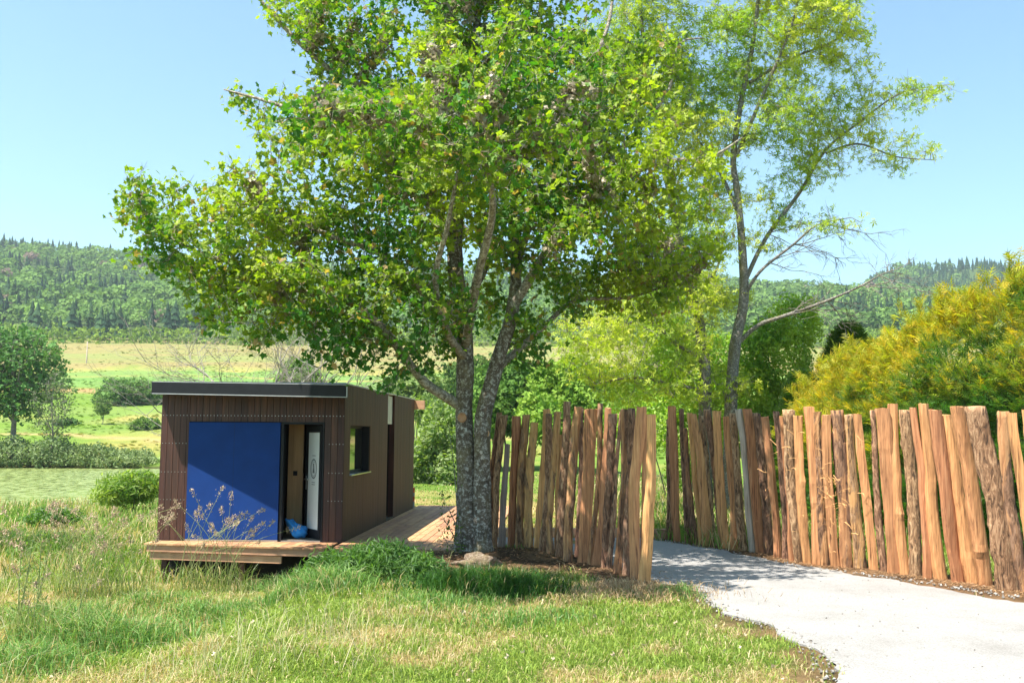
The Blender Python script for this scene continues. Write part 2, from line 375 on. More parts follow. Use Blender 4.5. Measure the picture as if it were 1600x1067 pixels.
# ------------------------------------------------------------------ cabin
def cbox(mb, v0, v1, u0, u1, z0, z1):
    return mb.hexa([cp(v0, u0, z0), cp(v1, u0, z0), cp(v1, u1, z0), cp(v0, u1, z0), cp(v0, u0, z1), cp(v1, u0, z1), cp(v1, u1, z1), cp(v0, u1, z1)])
def part(name, mat, parent, *boxes):
    mb = MB()
    for b in boxes: cbox(mb, *b)
    return mb.build(name, M[mat] if isinstance(mat, str) else mat, parent)
def build_cabin():
    cab = empty('cabin', CO, 'dark timber clad cabin with a blue sliding panel standing behind the deck', 'cabin')
    W, L, HT = 3.47, 8.32, 2.90; t = .14
    BX0, BX1, DX0, DX1, OH = -2.93, -1.19, -1.13, -.37, 2.18
    # front wall: membrane body with opening, boards as sub-parts
    fw = part('front_wall', 'membrane', cab, (-W + .02, BX0, .022, t, 0, 2.68), (DX1 + .01, -.02, .022, t, 0, 2.68), (BX0, DX1 + .01, .022, t, OH + .03, 2.68), (BX0, DX0 - .07, .06, t, 0, OH + .03))
    bw = .122; v = -W
    while v < -.01:
        v1 = min(v + bw, 0) - .007
        zb = -.02
        spans = [(zb, 2.685)]
        if v1 > BX0 and v < DX1: 
            if v < BX0: v1 = BX0 - .004
            elif v1 > DX1 and v < DX1: v = DX1 + .004
            if v1 > BX0 and v < DX1: spans = [(OH + .015, 2.685)]
        for a, b in spans:
            dz = random.uniform(-.0015, .0015); part('cladding_board', 'clad', fw, (v, v1, dz, .0205, a, b))
        v = v1 + .007
    # screws: rows of small pale heads
    sc = MB()
    for z, rng in ((2.30, (-W, 0)), (1.78, None), (1.25, None), (.74, None)):
        x = -W + .03
        while x < 0:
            if rng or x < BX0 - .02 or x > DX1 + .04: cbox(sc, x, x + .011, -.005, .0, z, z + .011)
            x += .0645
    tag(sc.build('screw_heads', M['steel'], fw), kind='stuff')
    # side wall towards the path
    sw = part('side_wall', 'membrane', cab, (-t, -.022, t + .001, .53, 0, HT), (-t, -.022, 2.31, 4.40, 0, HT), (-t, -.022, .53, 2.31, 0, 1.20), (-t, -.022, .53, 2.31, 2.13, HT), (-t, -.022, 5.31, L, 0, HT))
    u = .022
    while u < L - .01:
        u1 = min(u + .125, L)
        if u1 < 4.41 or u > 5.27:
            sp = [(-.02, HT)]
            if u1 > .55 and u < 2.29: sp = [(-.02, 1.19), (2.14, HT)]
            for a, b in sp: part('cladding_board', 'clad_side', sw, (-.0215, random.uniform(-.0012, .0012), u, min(u1, L) - .006, a, b))
        u = u1
    part('end_board', 'clad', sw, (-.13, -.02, 4.405, 4.425, 0, HT), (-.13, -.02, 5.29, 5.309, 0, HT))
    part('left_wall', 'clad_side', cab, (-W + .001, -W + .09, .142, L, -.1, HT)); part('rear_wall', 'clad_side', cab, (-W + .091, -.141, L - .1, L, 0, HT))
    part('void_skirt', 'membrane', cab, (-W + .15, -.1, .2, .3, -.95, -.101), (-W + .15, -W + .25, .301, L - .3, -1.4, -.101)); part('plinth', 'membrane', cab, (-W + .1, .012, .15, L - .15, -.1, -.025))  # dark skirt added under the floor to black out the open void
    part('floor', 'floor', cab, (-W + .1, -.141, .061, L - .101, -.02, .03))
    # side window
    win = part('window', 'black', cab, (-.17, -.142, .531, .575, 1.2, 2.13), (-.17, -.142, 2.24, 2.309, 1.2, 2.13), (-.17, -.142, .575, 2.24, 1.2, 1.27), (-.17, -.142, .575, 2.24, 2.08, 2.13))
    part('pane', 'glass', win, (-.16, -.15, .575, 2.24, 1.27, 2.08))
    part('jamb', 'black', win, (-.141, -.001, 2.29, 2.3095, 1.22, 2.125)); part('window_sill', 'steel', win, (-.135, .05, .5, 2.33, 1.185, 1.205))
    # recessed side entrance
    d = part('side_door', 'black', cab, (-.60, -.56, 4.43, 5.285, .02, 2.20)); part('handle', 'steel', d, (-.56, -.52, 4.52, 4.55, .95, 1.12))
    part('upper_panel', 'pale', cab, (-.10, -.06, 4.43, 5.285, 2.21, HT - .03)); part('threshold', 'steel', cab, (-.55, .0, 4.43, 5.285, .0, .018))
    part('recess_lining', 'membrane', cab, (-.70, -.141, 4.38, 4.40, .031, HT), (-.70, -.141, 5.31, 5.33, .031, HT), (-.72, -.701, 4.38, 5.33, .031, HT))
    # front door: frame, open leaf
    fr = part('door_frame', 'black', cab, (DX0 - .05, DX0, -.012, .12, .0, OH + .012), (DX1 - .03, DX1, -.012, .12, .0, OH - .03), (DX0, DX1, -.012, .12, OH - .03, OH + .013))
    part('threshold', 'steel', fr, (DX0, DX1 - .03, -.02, .12, .0, .02))
    a = Vector((DX1 - .04, .06, 0)); b = Vector((DX1 - .50, .66, 0)); dd = (b - a).normalized(); nn = Vector((-dd.y, dd.x, 0)) * .022
    if nn.x > 0: nn = -nn
    def leaf(s0, s1, z0, z1, k0=-1, k1=1):
        P = [a + dd * s0 + nn * k0, a + dd * s1 + nn * k0, a + dd * s1 + nn * k1, a + dd * s0 + nn * k1]
        return [cp(p.x, p.y, z0) for p in P] + [cp(p.x, p.y, z1) for p in P]
    m = MB(); Wd = .75
    for q in ((0, .11, .03, 2.13), (Wd - .11, Wd, .03, 2.13), (.11, Wd - .11, .03, .2), (.11, Wd - .11, 2.0, 2.13)): m.hexa(leaf(*q))
    dl = m.build('door_leaf', M['black'], cab)
    MB().hexa(leaf(.11, Wd - .11, .2, 2.0, -.4, .55)).build('frosted_pane', M['frost'], dl)
    m = MB(); m.hexa(leaf(Wd - .075, Wd - .045, .92, 1.18, 1, 1.5)); m.hexa(leaf(Wd - .20, Wd - .045, 1.10, 1.13, 1.5, 3)); m.build('handle', M['steel'], dl)
    # printed oval emblem on the frosted pane
    m = MB()
    def ptl(s, z, k=.62): p = a + dd * s + nn * k; return cp(p.x, p.y, z)
    cs, cz, n_ = .375, 1.32, 28
    for (ra, rb) in ((.150, .128), (.112, .104)):
        for i in range(n_):
            t0, t1 = 2 * math.pi * i / n_, 2 * math.pi * (i + 1) / n_
            m.poly([ptl(cs + ra * math.cos(t0), cz + 1.25 * ra * math.sin(t0)), ptl(cs + ra * math.cos(t1), cz + 1.25 * ra * math.sin(t1)), ptl(cs + rb * math.cos(t1), cz + 1.25 * rb * math.sin(t1)), ptl(cs + rb * math.cos(t0), cz + 1.25 * rb * math.sin(t0))], [(0, 1, 2, 3)])
    m.poly([ptl(cs - .05, 1.24), ptl(cs + .05, 1.24), ptl(cs + .02, 1.34), ptl(cs + .035, 1.42), ptl(cs - .02, 1.42), ptl(cs - .03, 1.33)], [(0, 1, 2, 3, 4, 5)])
    for z in (1.56, 1.06, 1.02): m.poly([ptl(cs - .08, z), ptl(cs + .08, z), ptl(cs + .08, z + .012), ptl(cs - .08, z + .012)], [(0, 1, 2, 3)])
    m.build('emblem', M['print'], dl)
    # blue sliding panel
    pn = part('sliding_panel', 'blue', cab, (BX0 + .006, BX1 - .004, -.035, .055, .03, OH))
    part('panel_seam', 'membrane', pn, (-2.06, -2.057, -.0365, -.034, .04, OH - .01))
    part('bottom_rail', 'steel', cab, (BX0, BX1, -.03, .05, .003, .026))
    # interior
    part('inner_partition', 'inner', cab, (-1.33, -1.03, 1.0, 1.05, .031, 2.4))
    part('dark_partition', 'clad', cab, (-1.6, -.2, 2.6, 2.65, .031, 2.6)); part('worktop', 'steel', cab, (-1.02, -.62, 2.0, 2.5, .92, .96))
    part('light_switch', 'black', cab, (-1.22, -1.14, .985, .999, 1.16, 1.25))
    part('ceiling', 'membrane', cab, (-W + .1, -.14, .142, L - .1, 2.72, 2.76))
    # roof with deep dark fascia; the overhang widens rightwards, shaped to cast the slanting shadow
    m = MB(); z0, z1 = 2.69, 2.925
    l0, l1 = .36, .99; dzr = .078
    q = lambda v, u, z: cp(v, u, z)
    m.hexa([q(-W - .06, -l0, z0), q(.27, -l1, z0 - dzr), q(.012, -.0235, z0), q(-W - .06, -.0235, z0), q(-W - .06, -l0, z1), q(.27, -l1, z1 - dzr), q(.012, -.0235, z1), q(-W - .06, -.0235, z1)])
    rf = m.build('roof', M['black'], cab)
    mm = MB(); cbox(mm, -W - .05, -.001, -.023, .02, 2.69, 2.9); cbox(mm, -W + .091, -.14, .145, L - .101, 2.77, 2.9); mm.build('roof_slab', M['membrane'], rf)
    part('roof_capping', 'pale', rf, (-W - .06, .012, -.02, L + .03, HT + .001, HT + .024))
    m = MB()
    def strip(va, vb, za, zb, pr=.004):
        g = lambda v: (v + W + .06) / (W + .33)
        f = lambda v: -(l0 + (l1 - l0) * g(v)) - pr
        h = lambda v: -dzr * g(v)
        m.hexa([q(va, f(va), za + h(va)), q(vb, f(vb), za + h(vb)), q(vb, f(vb) + .008, za + h(vb)), q(va, f(va) + .008, za + h(va)), q(va, f(va), zb + h(va)), q(vb, f(vb), zb + h(vb)), q(vb, f(vb) + .008, zb + h(vb)), q(va, f(va) + .008, zb + h(va))])
    strip(-W - .05, .268, z0 + .001, z0 + .016); strip(.248, .268, z0 + .018, z1 - .016); strip(-W - .05, .268, z1 - .014, z1 - .003); m.build('fascia_trim', M['white'], rf)
    part('roof_beam', 'beam', cab, (-.02, .27, L + .002, L + .14, HT - .25, HT - .01))
    return cab
build_cabin()
# blue cushion on the cabin floor by the open door
def blob(c, r, seed, n=24, m_=16, amp=.25, flat=.0):
    th = np.linspace(0, 2 * np.pi, n, endpoint=False); ph = np.linspace(0, np.pi, m_)
    T, Pp = np.meshgrid(th, ph); X = np.sin(Pp) * np.cos(T); Y = np.sin(Pp) * np.sin(T); Z = np.cos(Pp)
    k = 1 + amp * (fbm(X * 2.2 + seed + Z, Y * 2.2 + Z * 2 + seed, 4) - .5) * 2
    V = np.stack([c[0] + r[0] * X * k, c[1] + r[1] * Y * k, c[2] + r[2] * np.maximum(Z, -1 + flat) * k], -1).reshape(-1, 3)
    F_ = []
    for i in range(m_ - 1):
        for j in range(n): F_.append((i * n + j, (i + 1) * n + j, (i + 1) * n + (j + 1) % n, i * n + (j + 1) % n))
    return V, np.array(F_)
p = cp(-.93, .35, .15); V, F_ = blob(p, (.20, .18, .15), 3, amp=.5); V[:, 2] = np.maximum(V[:, 2], .035)
V[:, 2] += np.clip((cp(-.9, 0, 0).x - V[:, 0]), 0, .3) * .7
tag(mk('cloth_bag', V, F_, M['bluecloth'], None, True), 'crumpled turquoise cloth bag lying inside the open cabin door', 'bag')

# ------------------------------------------------------------------ decks
def build_decks():
    dk = empty('side_deck', cp(1.2, 2, 0), 'wide deck of long boards running along the right side of the cabin', 'deck')
    v = .03; i = 0
    rr = random.Random(5)
    while v < 2.62:
        f = [-0.98 + .0 * v]; u = f[0]
        cuts = [rr.uniform(.7, 2.6)]
        while cuts[-1] < 9: cuts.append(cuts[-1] + rr.choice((2.4, 3.0, 3.6)))
        for c_ in cuts:
            e = min(c_, 9.3); dz = rr.uniform(-.003, .002)
            if e - u > .1: part('deck_board', 'deck', dk, (v, v + .135, u, e - .005, -.028 + dz, dz))
            u = e
        v += .147
    part('joist', 'beam', dk, (.03, 2.63, -.96, -.9, -.16, -.031)); part('joist', 'beam', dk, (.03, 2.63, 9.2, 9.27, -.16, -.031)); part('joist', 'beam', dk, (2.55, 2.63, -.89, 9.19, -.16, -.031))
    for uu in (.6, 2.4, 4.2, 6.0, 7.8): part('joist', 'beam', dk, (.03, 2.54, uu, uu + .06, -.16, -.031))
    d2 = empty('front_deck', cp(-1.8, -.4, 0), 'narrow step deck of short boards below the blue panel, its front edge running askew', 'deck')
    W = 3.47; v = -W - .02
    edge = lambda v: -(.50 + (v + W) / W * .50)
    while v < -.06:
        dz = rr.uniform(-.003, .002); a, b = v, v + .137; mb = MB()
        mb.hexa([cp(a, edge(a), -.028 + dz), cp(b, edge(b), -.028 + dz), cp(b, -.05, -.028 + dz), cp(a, -.05, -.028 + dz), cp(a, edge(a), dz), cp(b, edge(b), dz), cp(b, -.05, dz), cp(a, -.05, dz)])
        mb.build('deck_board', M['deck'], d2); v += .143
    a, b = -W + .02, -.08
    for (o1, z0, z1, va, vb) in ((.03, -.15, -.032, a, b), (.07, -.29, -.165, a + .05, b - .8)):
        mb = MB(); e0, e1 = edge(va) + o1, edge(vb) + o1
        mb.hexa([cp(va, e0, z0), cp(vb, e1, z0), cp(vb, e1 + .05, z0), cp(va, e0 + .05, z0), cp(va, e0, z1), cp(vb, e1, z1), cp(vb, e1 + .05, z1), cp(va, e0 + .05, z1)]); mb.build('beam', M['beam'], d2)
    for vv in (-3.2, -1.7, -.25):
        part('support_post', 'clad', d2, (vv, vv + .1, edge(vv) + .14, edge(vv) + .24, -.75, -.04)); part('support_post', 'clad', d2, (vv, vv + .1, .4, .5, -.85, -.11))
    part('joist', 'beam', d2, (-W + .02, -.08, -.12, -.06, -.15, -.032))
build_decks()
def box_w(x0, x1, y0, y1, z0, z1):
    return [(x0, y0, z0), (x1, y0, z0), (x1, y1, z0), (x0, y1, z0), (x0, y0, z1), (x1, y0, z1), (x1, y1, z1), (x0, y1, z1)]
te = empty('timber_edging', (1, 19.0, 0), 'low squared timbers edging the path behind the gap between the fences', 'edging')
for a, b in ((-.45, 1.2), (1.21, 3.1)):
    MB().hexa(box_w(a, b, 18.95 + random.uniform(-.03, .03), 19.12, -.05, .17)).build('beam', M['beam'], te)
mk_p = empty('marker_post', at(646, 790, 26.6), 'small orange and white marker post at the far corner of the cabin', 'marker')
q = mk_p.location
for i, (z0, z1, mm) in enumerate(((0, .12, 'white'), (.12, .26, 'orange'), (.26, .36, 'white'), (.36, .5, 'orange'))):
    MB().hexa(box_w(q.x - .03, q.x + .03, q.y - .03, q.y + .03, q.z + z0 - (.1 if i == 0 else 0), q.z + z1)).build('band', M[mm], mk_p)

# ------------------------------------------------------------------ palisade fences
def make_post(parent, tl, tr, yt, bl, br, yb, kind, rng, label=None, seed=0):
    pb = gnd((bl + br) / 2, yb); d = pb.y; pt = at((tl + tr) / 2, yt, d + rng.uniform(-.08, .08))
    s = math.hypot(1, 0); w0 = (br - bl) / FPX * d / 2 * 1.02; w1 = (tr - tl) / FPX * d / 2 * 1.02
    axis = pt - pb; L = axis.length; pb = pb - axis.normalized() * .15; n = 26; k = 12
    wide = max(w0, w1) > .16
    dep = rng.uniform(.55, .85) if not wide else .35
    if rng.random() < .35 or kind == 'B': pw = 1.0
    else: pw = rng.uniform(.55, .8)                       # more square when split
    flat = kind in 'WG' or (kind == 'M' and rng.random() < .5)
    nc = rng.choice((3, 4, 4, 5)); ph = rng.uniform(0, 6.28); crn = sorted(ph + 2 * math.pi * (q + rng.uniform(-.25, .25)) / nc for q in range(nc))
    def polyr(a):
        best = 9
        for q in range(nc):
            a0, a1 = crn[q], crn[(q + 1) % nc] + (2 * math.pi if q == nc - 1 else 0); mid = (a0 + a1) / 2; ap = math.cos(min((a1 - a0) / 2, 1.25))
            c_ = math.cos(a - mid)
            if c_ > .02: best = min(best, max(ap, .45) / c_)
        return min(best, 1.0)
    rads = [(.35 + .75 * polyr(2 * math.pi * j / k) if flat else 1) + rng.uniform(-.10, .08) for j in range(k)]
    mxr = max(abs(math.cos(2 * math.pi * j / k)) * rads[j] for j in range(k)); rads = [q / mxr for q in rads]; side = Vector((1, 0, 0)); fr = Vector((0, 1, 0))
    bow = rng.uniform(-.045, .045); s1 = rng.uniform(0, 50); twist = rng.uniform(-.3, .3); rough = .07 if kind in 'BM' else .018
    kn = [(rng.uniform(.15, .9), rng.uniform(0, 6.28), rng.uniform(.05, .16)) for _ in range(rng.randint(0, 2))]
    V = []
    for i in range(n + 1):
        t = i / n; c = pb + (pt - pb) * t
        wob = (float(fbm(t * 3 + s1, s1, 3)) - .5) * .07 + bow * math.sin(math.pi * t); c = c + side * wob + fr * (float(fbm(t * 3 + s1, s1 + 9, 2)) - .5) * .06
        hw = w0 + (w1 - w0) * t; hw *= 1 + (float(fbm(t * 5 + s1, s1 + 4, 3)) - .5) * .3
        for j in range(k):
            a = 2 * math.pi * j / k + ph * .0; ca, sa = math.cos(a), math.sin(a)
            cx = math.copysign(abs(ca) ** pw, ca); cy = math.copysign(abs(sa) ** pw, sa)
            r = rads[j] * (1 + (float(vnoise(t * 34 + s1, j * 1.7 + s1)) - .5) * rough * 4)
            for (kt, ka, kr) in kn:
                r += kr * 2.2 * math.exp(-((t - kt) / .025) ** 2 - (math.sin((a - ka) / 2) / .35) ** 2)
            ct, st = math.cos(twist * t), math.sin(twist * t); X = hw * cx * r; Yy = hw * dep * cy * r
            V.append(c + side * (X * ct - Yy * st) + fr * (X * st + Yy * ct) + (Vector((0, 0, 1)) * rng.uniform(-.012, .012) if i == n else Vector()))
    F_ = [(i * k + j, i * k + (j + 1) % k, (i + 1) * k + (j + 1) % k, (i + 1) * k + j) for i in range(n) for j in range(k)]
    F_.append(tuple(range(k))[::-1]); F_.append(tuple(n * k + j for j in range(k)))
    mat = {'W': 'heart', 'B': 'bark', 'G': 'grey', 'M': 'mixed'}[kind]
    o = mk('post', V, F_, M[mat], parent)
    # bark and split faces are rounded along their sides, the sawn top stays sharp
    sm_ = [not flat] * len(F_); sm_[-1] = sm_[-2] = False; o.data.polygons.foreach_set('use_smooth', sm_)
    if kind != 'W' and kind != 'G':
        o.data.materials.append(M['cut']); o.data.polygons[-1].material_index = 1; o.data.polygons[-2].material_index = 1
    if label: o['label'] = label
    return o
Z5 = lambda a: (740 + a / 3.557); Y5 = lambda a: 620 + a / 3.557
L5 = [(75, 98, 118, 70, 100, 832, 'W'), (122, 152, 88, 82, 112, 832, 'M'), (142, 183, 103, 105, 132, 842, 'B'), (176, 204, 262, 133, 172, 838, 'G'), (212, 262, 108, 183, 219, 834, 'W'),
      (240, 262, 150, 224, 240, 820, 'B'), (264, 317, 100, 232, 285, 836, 'M'), (318, 362, 143, 280, 330, 838, 'M'), (380, 425, 68, 332, 366, 842, 'W'), (404, 441, 95, 362, 402, 860, 'B'),
      (447, 488, 83, 402, 441, 870, 'M'), (507, 545, 28, 445, 495, 885, 'B'), (480, 505, 210, 450, 470, 860, 'W'), (556, 602, 55, 493, 547, 912, 'M'), (588, 615, 65, 555, 585, 890, 'B'), (614, 686, 68, 572, 632, 918, 'W'),
      (694, 727, 38, 628, 658, 925, 'M'), (728, 768, 62, 652, 702, 930, 'W'), (750, 798, 95, 698, 742, 945, 'B'), (808, 828, 85, 735, 770, 950, 'B'), (822, 868, 70, 772, 818, 975, 'M'),
      (866, 905, 66, 815, 868, 985, 'B'), (903, 967, 57, 866, 926, 1002, 'W'), (944, 974, 100, 920, 944, 1000, 'W'), (968, 1016, 100, 908, 976, 1062, 'W')]
fl = empty('palisade_fence', (FL[3][0], FL[3][1], 0), 'shorter fence of upright split logs standing in the shade right of the maple trunk', 'fence', 'palisade fences of split logs')
rg = random.Random(21)
for i, r in enumerate(L5):
    make_post(fl, Z5(r[0]), Z5(r[1]), Y5(r[2]), Z5(r[3]), Z5(r[4]), Y5(r[5]), r[6], rg, 'weathered grey split log leaning left' if r[6] == 'G' else None)
Z6 = lambda a: 1030 + a / 3.557
L6 = [(36, 62, 125, 33, 72, 785, 'B'), (52, 98, 52, 74, 118, 798, 'W'), (108, 134, 68, 140, 172, 805, 'B'), (133, 156, 175, 172, 216, 808, 'M'), (150, 181, 90, 213, 246, 815, 'W'),
      (180, 213, 95, 236, 297, 820, 'W'), (218, 250, 105, 295, 330, 820, 'B'), (245, 281, 72, 325, 373, 832, 'M'), (290, 341, 78, 350, 403, 838, 'W'), (353, 387, 110, 400, 444, 842, 'W'),
      (385, 426, 93, 443, 493, 850, 'B'), (420, 465, 70, 490, 533, 858, 'G'), (458, 511, 70, 530, 581, 862, 'W'), (512, 558, 90, 580, 638, 868, 'B'), (560, 613, 110, 628, 686, 888, 'W'),
      (628, 669, 82, 683, 722, 895, 'B'), (666, 692, 108, 718, 763, 908, 'W'), (683, 748, 72, 755, 806, 915, 'B'), (740, 793, 103, 803, 851, 922, 'W'), (798, 858, 55, 846, 888, 930, 'W'),
      (856, 906, 85, 892, 948, 932, 'M'), (902, 956, 100, 953, 1006, 940, 'W')]
fr_ = empty('palisade_fence', (FR[4][0], FR[4][1], 0), 'longer sunlit fence of upright split logs along the far side of the pale path', 'fence', 'palisade fences of split logs')
for r in L6: make_post(fr_, Z6(r[0]), Z6(r[1]), Y5(r[2]), Z6(r[3]), Z6(r[4]), Y5(r[5]), r[6], rg)
Z7 = lambda a: 1300 + a / 3.333; Y7 = lambda a: 620 + a / 3.333
L7 = [(-10, 56, 70, 40, 106, 882, 'M'), (54, 103, 93, 114, 177, 885, 'M'), (104, 154, 90, 188, 246, 893, 'W'), (197, 226, 72, 246, 291, 900, 'B'), (222, 291, 60, 287, 358, 912, 'W'),
      (288, 346, 38, 352, 408, 918, 'W'), (346, 411, 70, 398, 466, 922, 'B'), (408, 446, 58, 474, 526, 940, 'W'), (444, 496, 36, 540, 613, 945, 'W'), (507, 569, 68, 630, 699, 958, 'W'), (570, 619, 95, 698, 769, 962, 'W'),
      (624, 702, 50, 758, 834, 975, 'W'), (694, 806, 50, 860, 986, 1000, 'B'), (860, 916, 75, 978, 1036, 1010, 'M'), (914, 963, 86, 1044, 1100, 1028, 'W'), (985, 1050, 70, 1120, 1190, 1045, 'W'), (1060, 1120, 84, 1200, 1270, 1062, 'B'), (1130, 1190, 60, 1280, 1350, 1080, 'W')]
for i, r in enumerate(L7):
    make_post(fr_, Z7(r[0]), Z7(r[1]), Y7(r[2]), Z7(r[3]), Z7(r[4]), Y7(r[5]), r[6], rg, 'very wide slab covered in rough bark' if i == 12 else None)
# torn bast fibres hanging off the logs
def fibres(parent, spots, seed):
    r = random.Random(seed); mb = MB()
    for (px, py) in spots:
        b = gnd(px, 890); p = at(px, py, b.y - .13); dirn = Vector((r.uniform(-1, 1), r.uniform(-.7, .0), r.uniform(-.8, 1))).normalized(); g = r.uniform(.002, .004); pts = []
        for k in range(6):
            pts.append(p.copy()); p = p + dirn * r.uniform(.015, .04); dirn = (dirn + Vector((r.uniform(-.5, .5), r.uniform(-.3, .3), r.uniform(-.5, .3)))).normalized()
        vs = []
        for q in pts: vs += [q + Vector((g, 0, g)), q + Vector((-g, 0, -g)), q + Vector((0, g * 2, 0))]
        fs = []
        for k in range(5):
            for j in range(3): fs.append((k * 3 + j, k * 3 + (j + 1) % 3, k * 3 + 3 + (j + 1) % 3, k * 3 + 3 + j))
        mb.poly(vs, fs)
    tag(mb.build('bast_fibres', M['heart'], parent), kind='stuff')
fibres(fr_, [(1300 + rg.gauss(0, 12), 770 + rg.gauss(0, 25)) for _ in range(70)] + [(rg.uniform(1180, 1590), rg.uniform(650, 880)) for _ in range(90)], 3)

# ------------------------------------------------------------------ foliage makers
def rot_frames(n, up=.5, rng=RNG, normal=None):
    """random leaf frames: normal biased upward"""
    nrm = rng.normal(size=(n, 3)); nrm /= np.linalg.norm(nrm, axis=1)[:, None]
    nrm = nrm * (1 - up) + (np.array([0, 0, 1.]) if normal is None else normal) * up; nrm /= np.linalg.norm(nrm, axis=1)[:, None]
    a = rng.normal(size=(n, 3)); a -= nrm * (a * nrm).sum(1)[:, None]; a /= np.linalg.norm(a, axis=1)[:, None]
    return a, np.cross(nrm, a), nrm
def star(lobes, depth, fold=.18):
    """lobed leaf outline, fan triangles round its centre"""
    pts = [(0, 0, 0)]; n = len(lobes)
    out = []
    for i, (a, r) in enumerate(lobes):
        a = math.radians(a); out.append((math.cos(a) * r, math.sin(a) * r))
        if i < n - 1:
            a2 = math.radians((lobes[i][0] + lobes[i + 1][0]) / 2); r2 = depth * min(r, lobes[i + 1][1]); out.append((math.cos(a2) * r2, math.sin(a2) * r2))
    out.append((-.12, 0))
    for x, y in out: pts.append((x, y, -fold * (x * x + y * y) + fold * abs(y) * .8))
    m = len(out); return np.array(pts, float), np.array([(0, 1 + i, 1 + (i + 1) % m) for i in range(m)])
MAPLE = star([(-118, .62), (-58, .98), (0, 1.12), (58, .92), (120, .58)], .72, .34)
SILVER = (np.array([(0, 0, 0)] + [(math.cos(math.radians(a)) * r, math.sin(math.radians(a)) * r, -.25 * r * r) for b_, r0 in ((-120, .6), (-60, .9), (0, 1.15), (60, .9), (120, .6)) for a, r in ((b_ - 17, r0 * .5), (b_, r0), (b_ + 17, r0 * .5))], float),
          np.array([f for i in range(5) for f in ((0, 1 + 3 * i, 2 + 3 * i), (0, 2 + 3 * i, 3 + 3 * i))]))
OVAL = (np.array([(-.5, 0, 0), (0, .28, .07), (.6, 0, -.1), (0, -.28, .07)], float), np.array([(0, 2, 1), (0, 3, 2)]))
SLIM = (np.array([(-.6, 0, 0), (0, .13, .03), (.7, 0, -.1), (0, -.13, .03)], float), np.array([(0, 2, 1), (0, 3, 2)]))
PATCH = (np.array([(-.6, 0, 0), (.05, .5, .12), (.62, .05, -.05), (-.05, -.5, .1)], float), np.array([(0, 2, 1), (0, 3, 2)]))
CLUMP = (np.array([(0, 0, 0), (.5, .45, -.2), (.0, .62, .1), (-.55, .3, -.15), (-.4, -.45, .1), (.15, -.6, -.2), (.6, -.2, .1)], float), np.array([(0, 1, 2), (0, 2, 3), (0, 3, 4), (0, 4, 5), (0, 5, 6)]))
SPRAY = []   # feathery conifer spray: rachis with side fingers
_v = [(0, 0, 0), (1, 0, -.12), (.5, .04, 0)]; _f = [(0, 1, 2)]
for s in (-1, 1):
    for i, x in enumerate((.12, .34, .56)):
        b_ = len(_v); _v += [(x, 0, 0), (x + .10, s * .02, 0), (x + .42 - .1 * i, s * (.38 - .08 * i), -.1)]; _f.append((b_, b_ + 1, b_ + 2))
SPRAY = (np.array(_v, float), np.array(_f))
def leaves(P, size, tpl, cols, up=.5, rng=RNG, frames=None):
    """returns V, F, colour arrays for leaves at P"""
    n = len(P); X, Y, Z = frames if frames is not None else rot_frames(n, up, rng)
    s = (size if np.ndim(size) else np.full(n, size))[:, None, None]
    tv, tf = tpl; k = len(tv)
    V = P[:, None, :] + s * (tv[None, :, 0, None] * X[:, None, :] + tv[None, :, 1, None] * Y[:, None, :] + tv[None, :, 2, None] * Z[:, None, :])
    F_ = (tf[None] + (np.arange(n) * k)[:, None, None]).reshape(-1, tf.shape[1])
    return V.reshape(-1, 3), F_, np.repeat(cols, k, 0)
def colmix(n, a, b, rng=RNG, jit=.2, t=None):
    t = rng.random(n) if t is None else np.clip(t, 0, 1)
    c = np.array(a)[None] * (1 - t[:, None]) + np.array(b)[None] * t[:, None]
    return c * (1 + (rng.random((n, 1)) - .5) * 2 * jit)
def tube(pts, rad, sides=10, rough=0, seed=0, closed=True):
    pts = [Vector(p) for p in pts]; V = []; F_ = []; prev = None
    for i, p in enumerate(pts):
        d = (pts[min(i + 1, len(pts) - 1)] - pts[max(i - 1, 0)]).normalized()
        if prev is None: prev = d.orthogonal().normalized()
        a = (prev - d * prev.dot(d)).normalized(); b = d.cross(a); prev = a
        for j in range(sides):
            t = 2 * math.pi * j / sides; r = rad[i]
            if rough: r *= 1 + rough * 2 * (float(fbm(math.cos(t) * 1.7 + seed + i * .23, math.sin(t) * 1.7 + i * .35, 3)) - .5)
            V.append(p + a * (math.cos(t) * r) + b * (math.sin(t) * r))
    for i in range(len(pts) - 1):
        for j in range(sides): F_.append((i * sides + j, i * sides + (j + 1) % sides, (i + 1) * sides + (j + 1) % sides, (i + 1) * sides + j))
    F_.append(tuple((len(pts) - 1) * sides + j for j in range(sides)))
    return V, F_
def resample(pts, rad, step):
    """Catmull-Rom through control points"""
    P = [np.array(p, float) for p in pts]; out = []; ro = []
    for i in range(len(P) - 1):
        a, b, c, d = P[max(i - 1, 0)], P[i], P[i + 1], P[min(i + 2, len(P) - 1)]
        n = max(2, int(np.linalg.norm(c - b) / step))
        for k in range(n):
            t = k / n; out.append(.5 * ((2 * b) + (-a + c) * t + (2 * a - 5 * b + 4 * c - d) * t * t + (-a + 3 * b - 3 * c + d) * t ** 3)); ro.append(rad[i] + (rad[i + 1] - rad[i]) * t)
    out.append(P[-1]); ro.append(rad[-1]); return out, ro
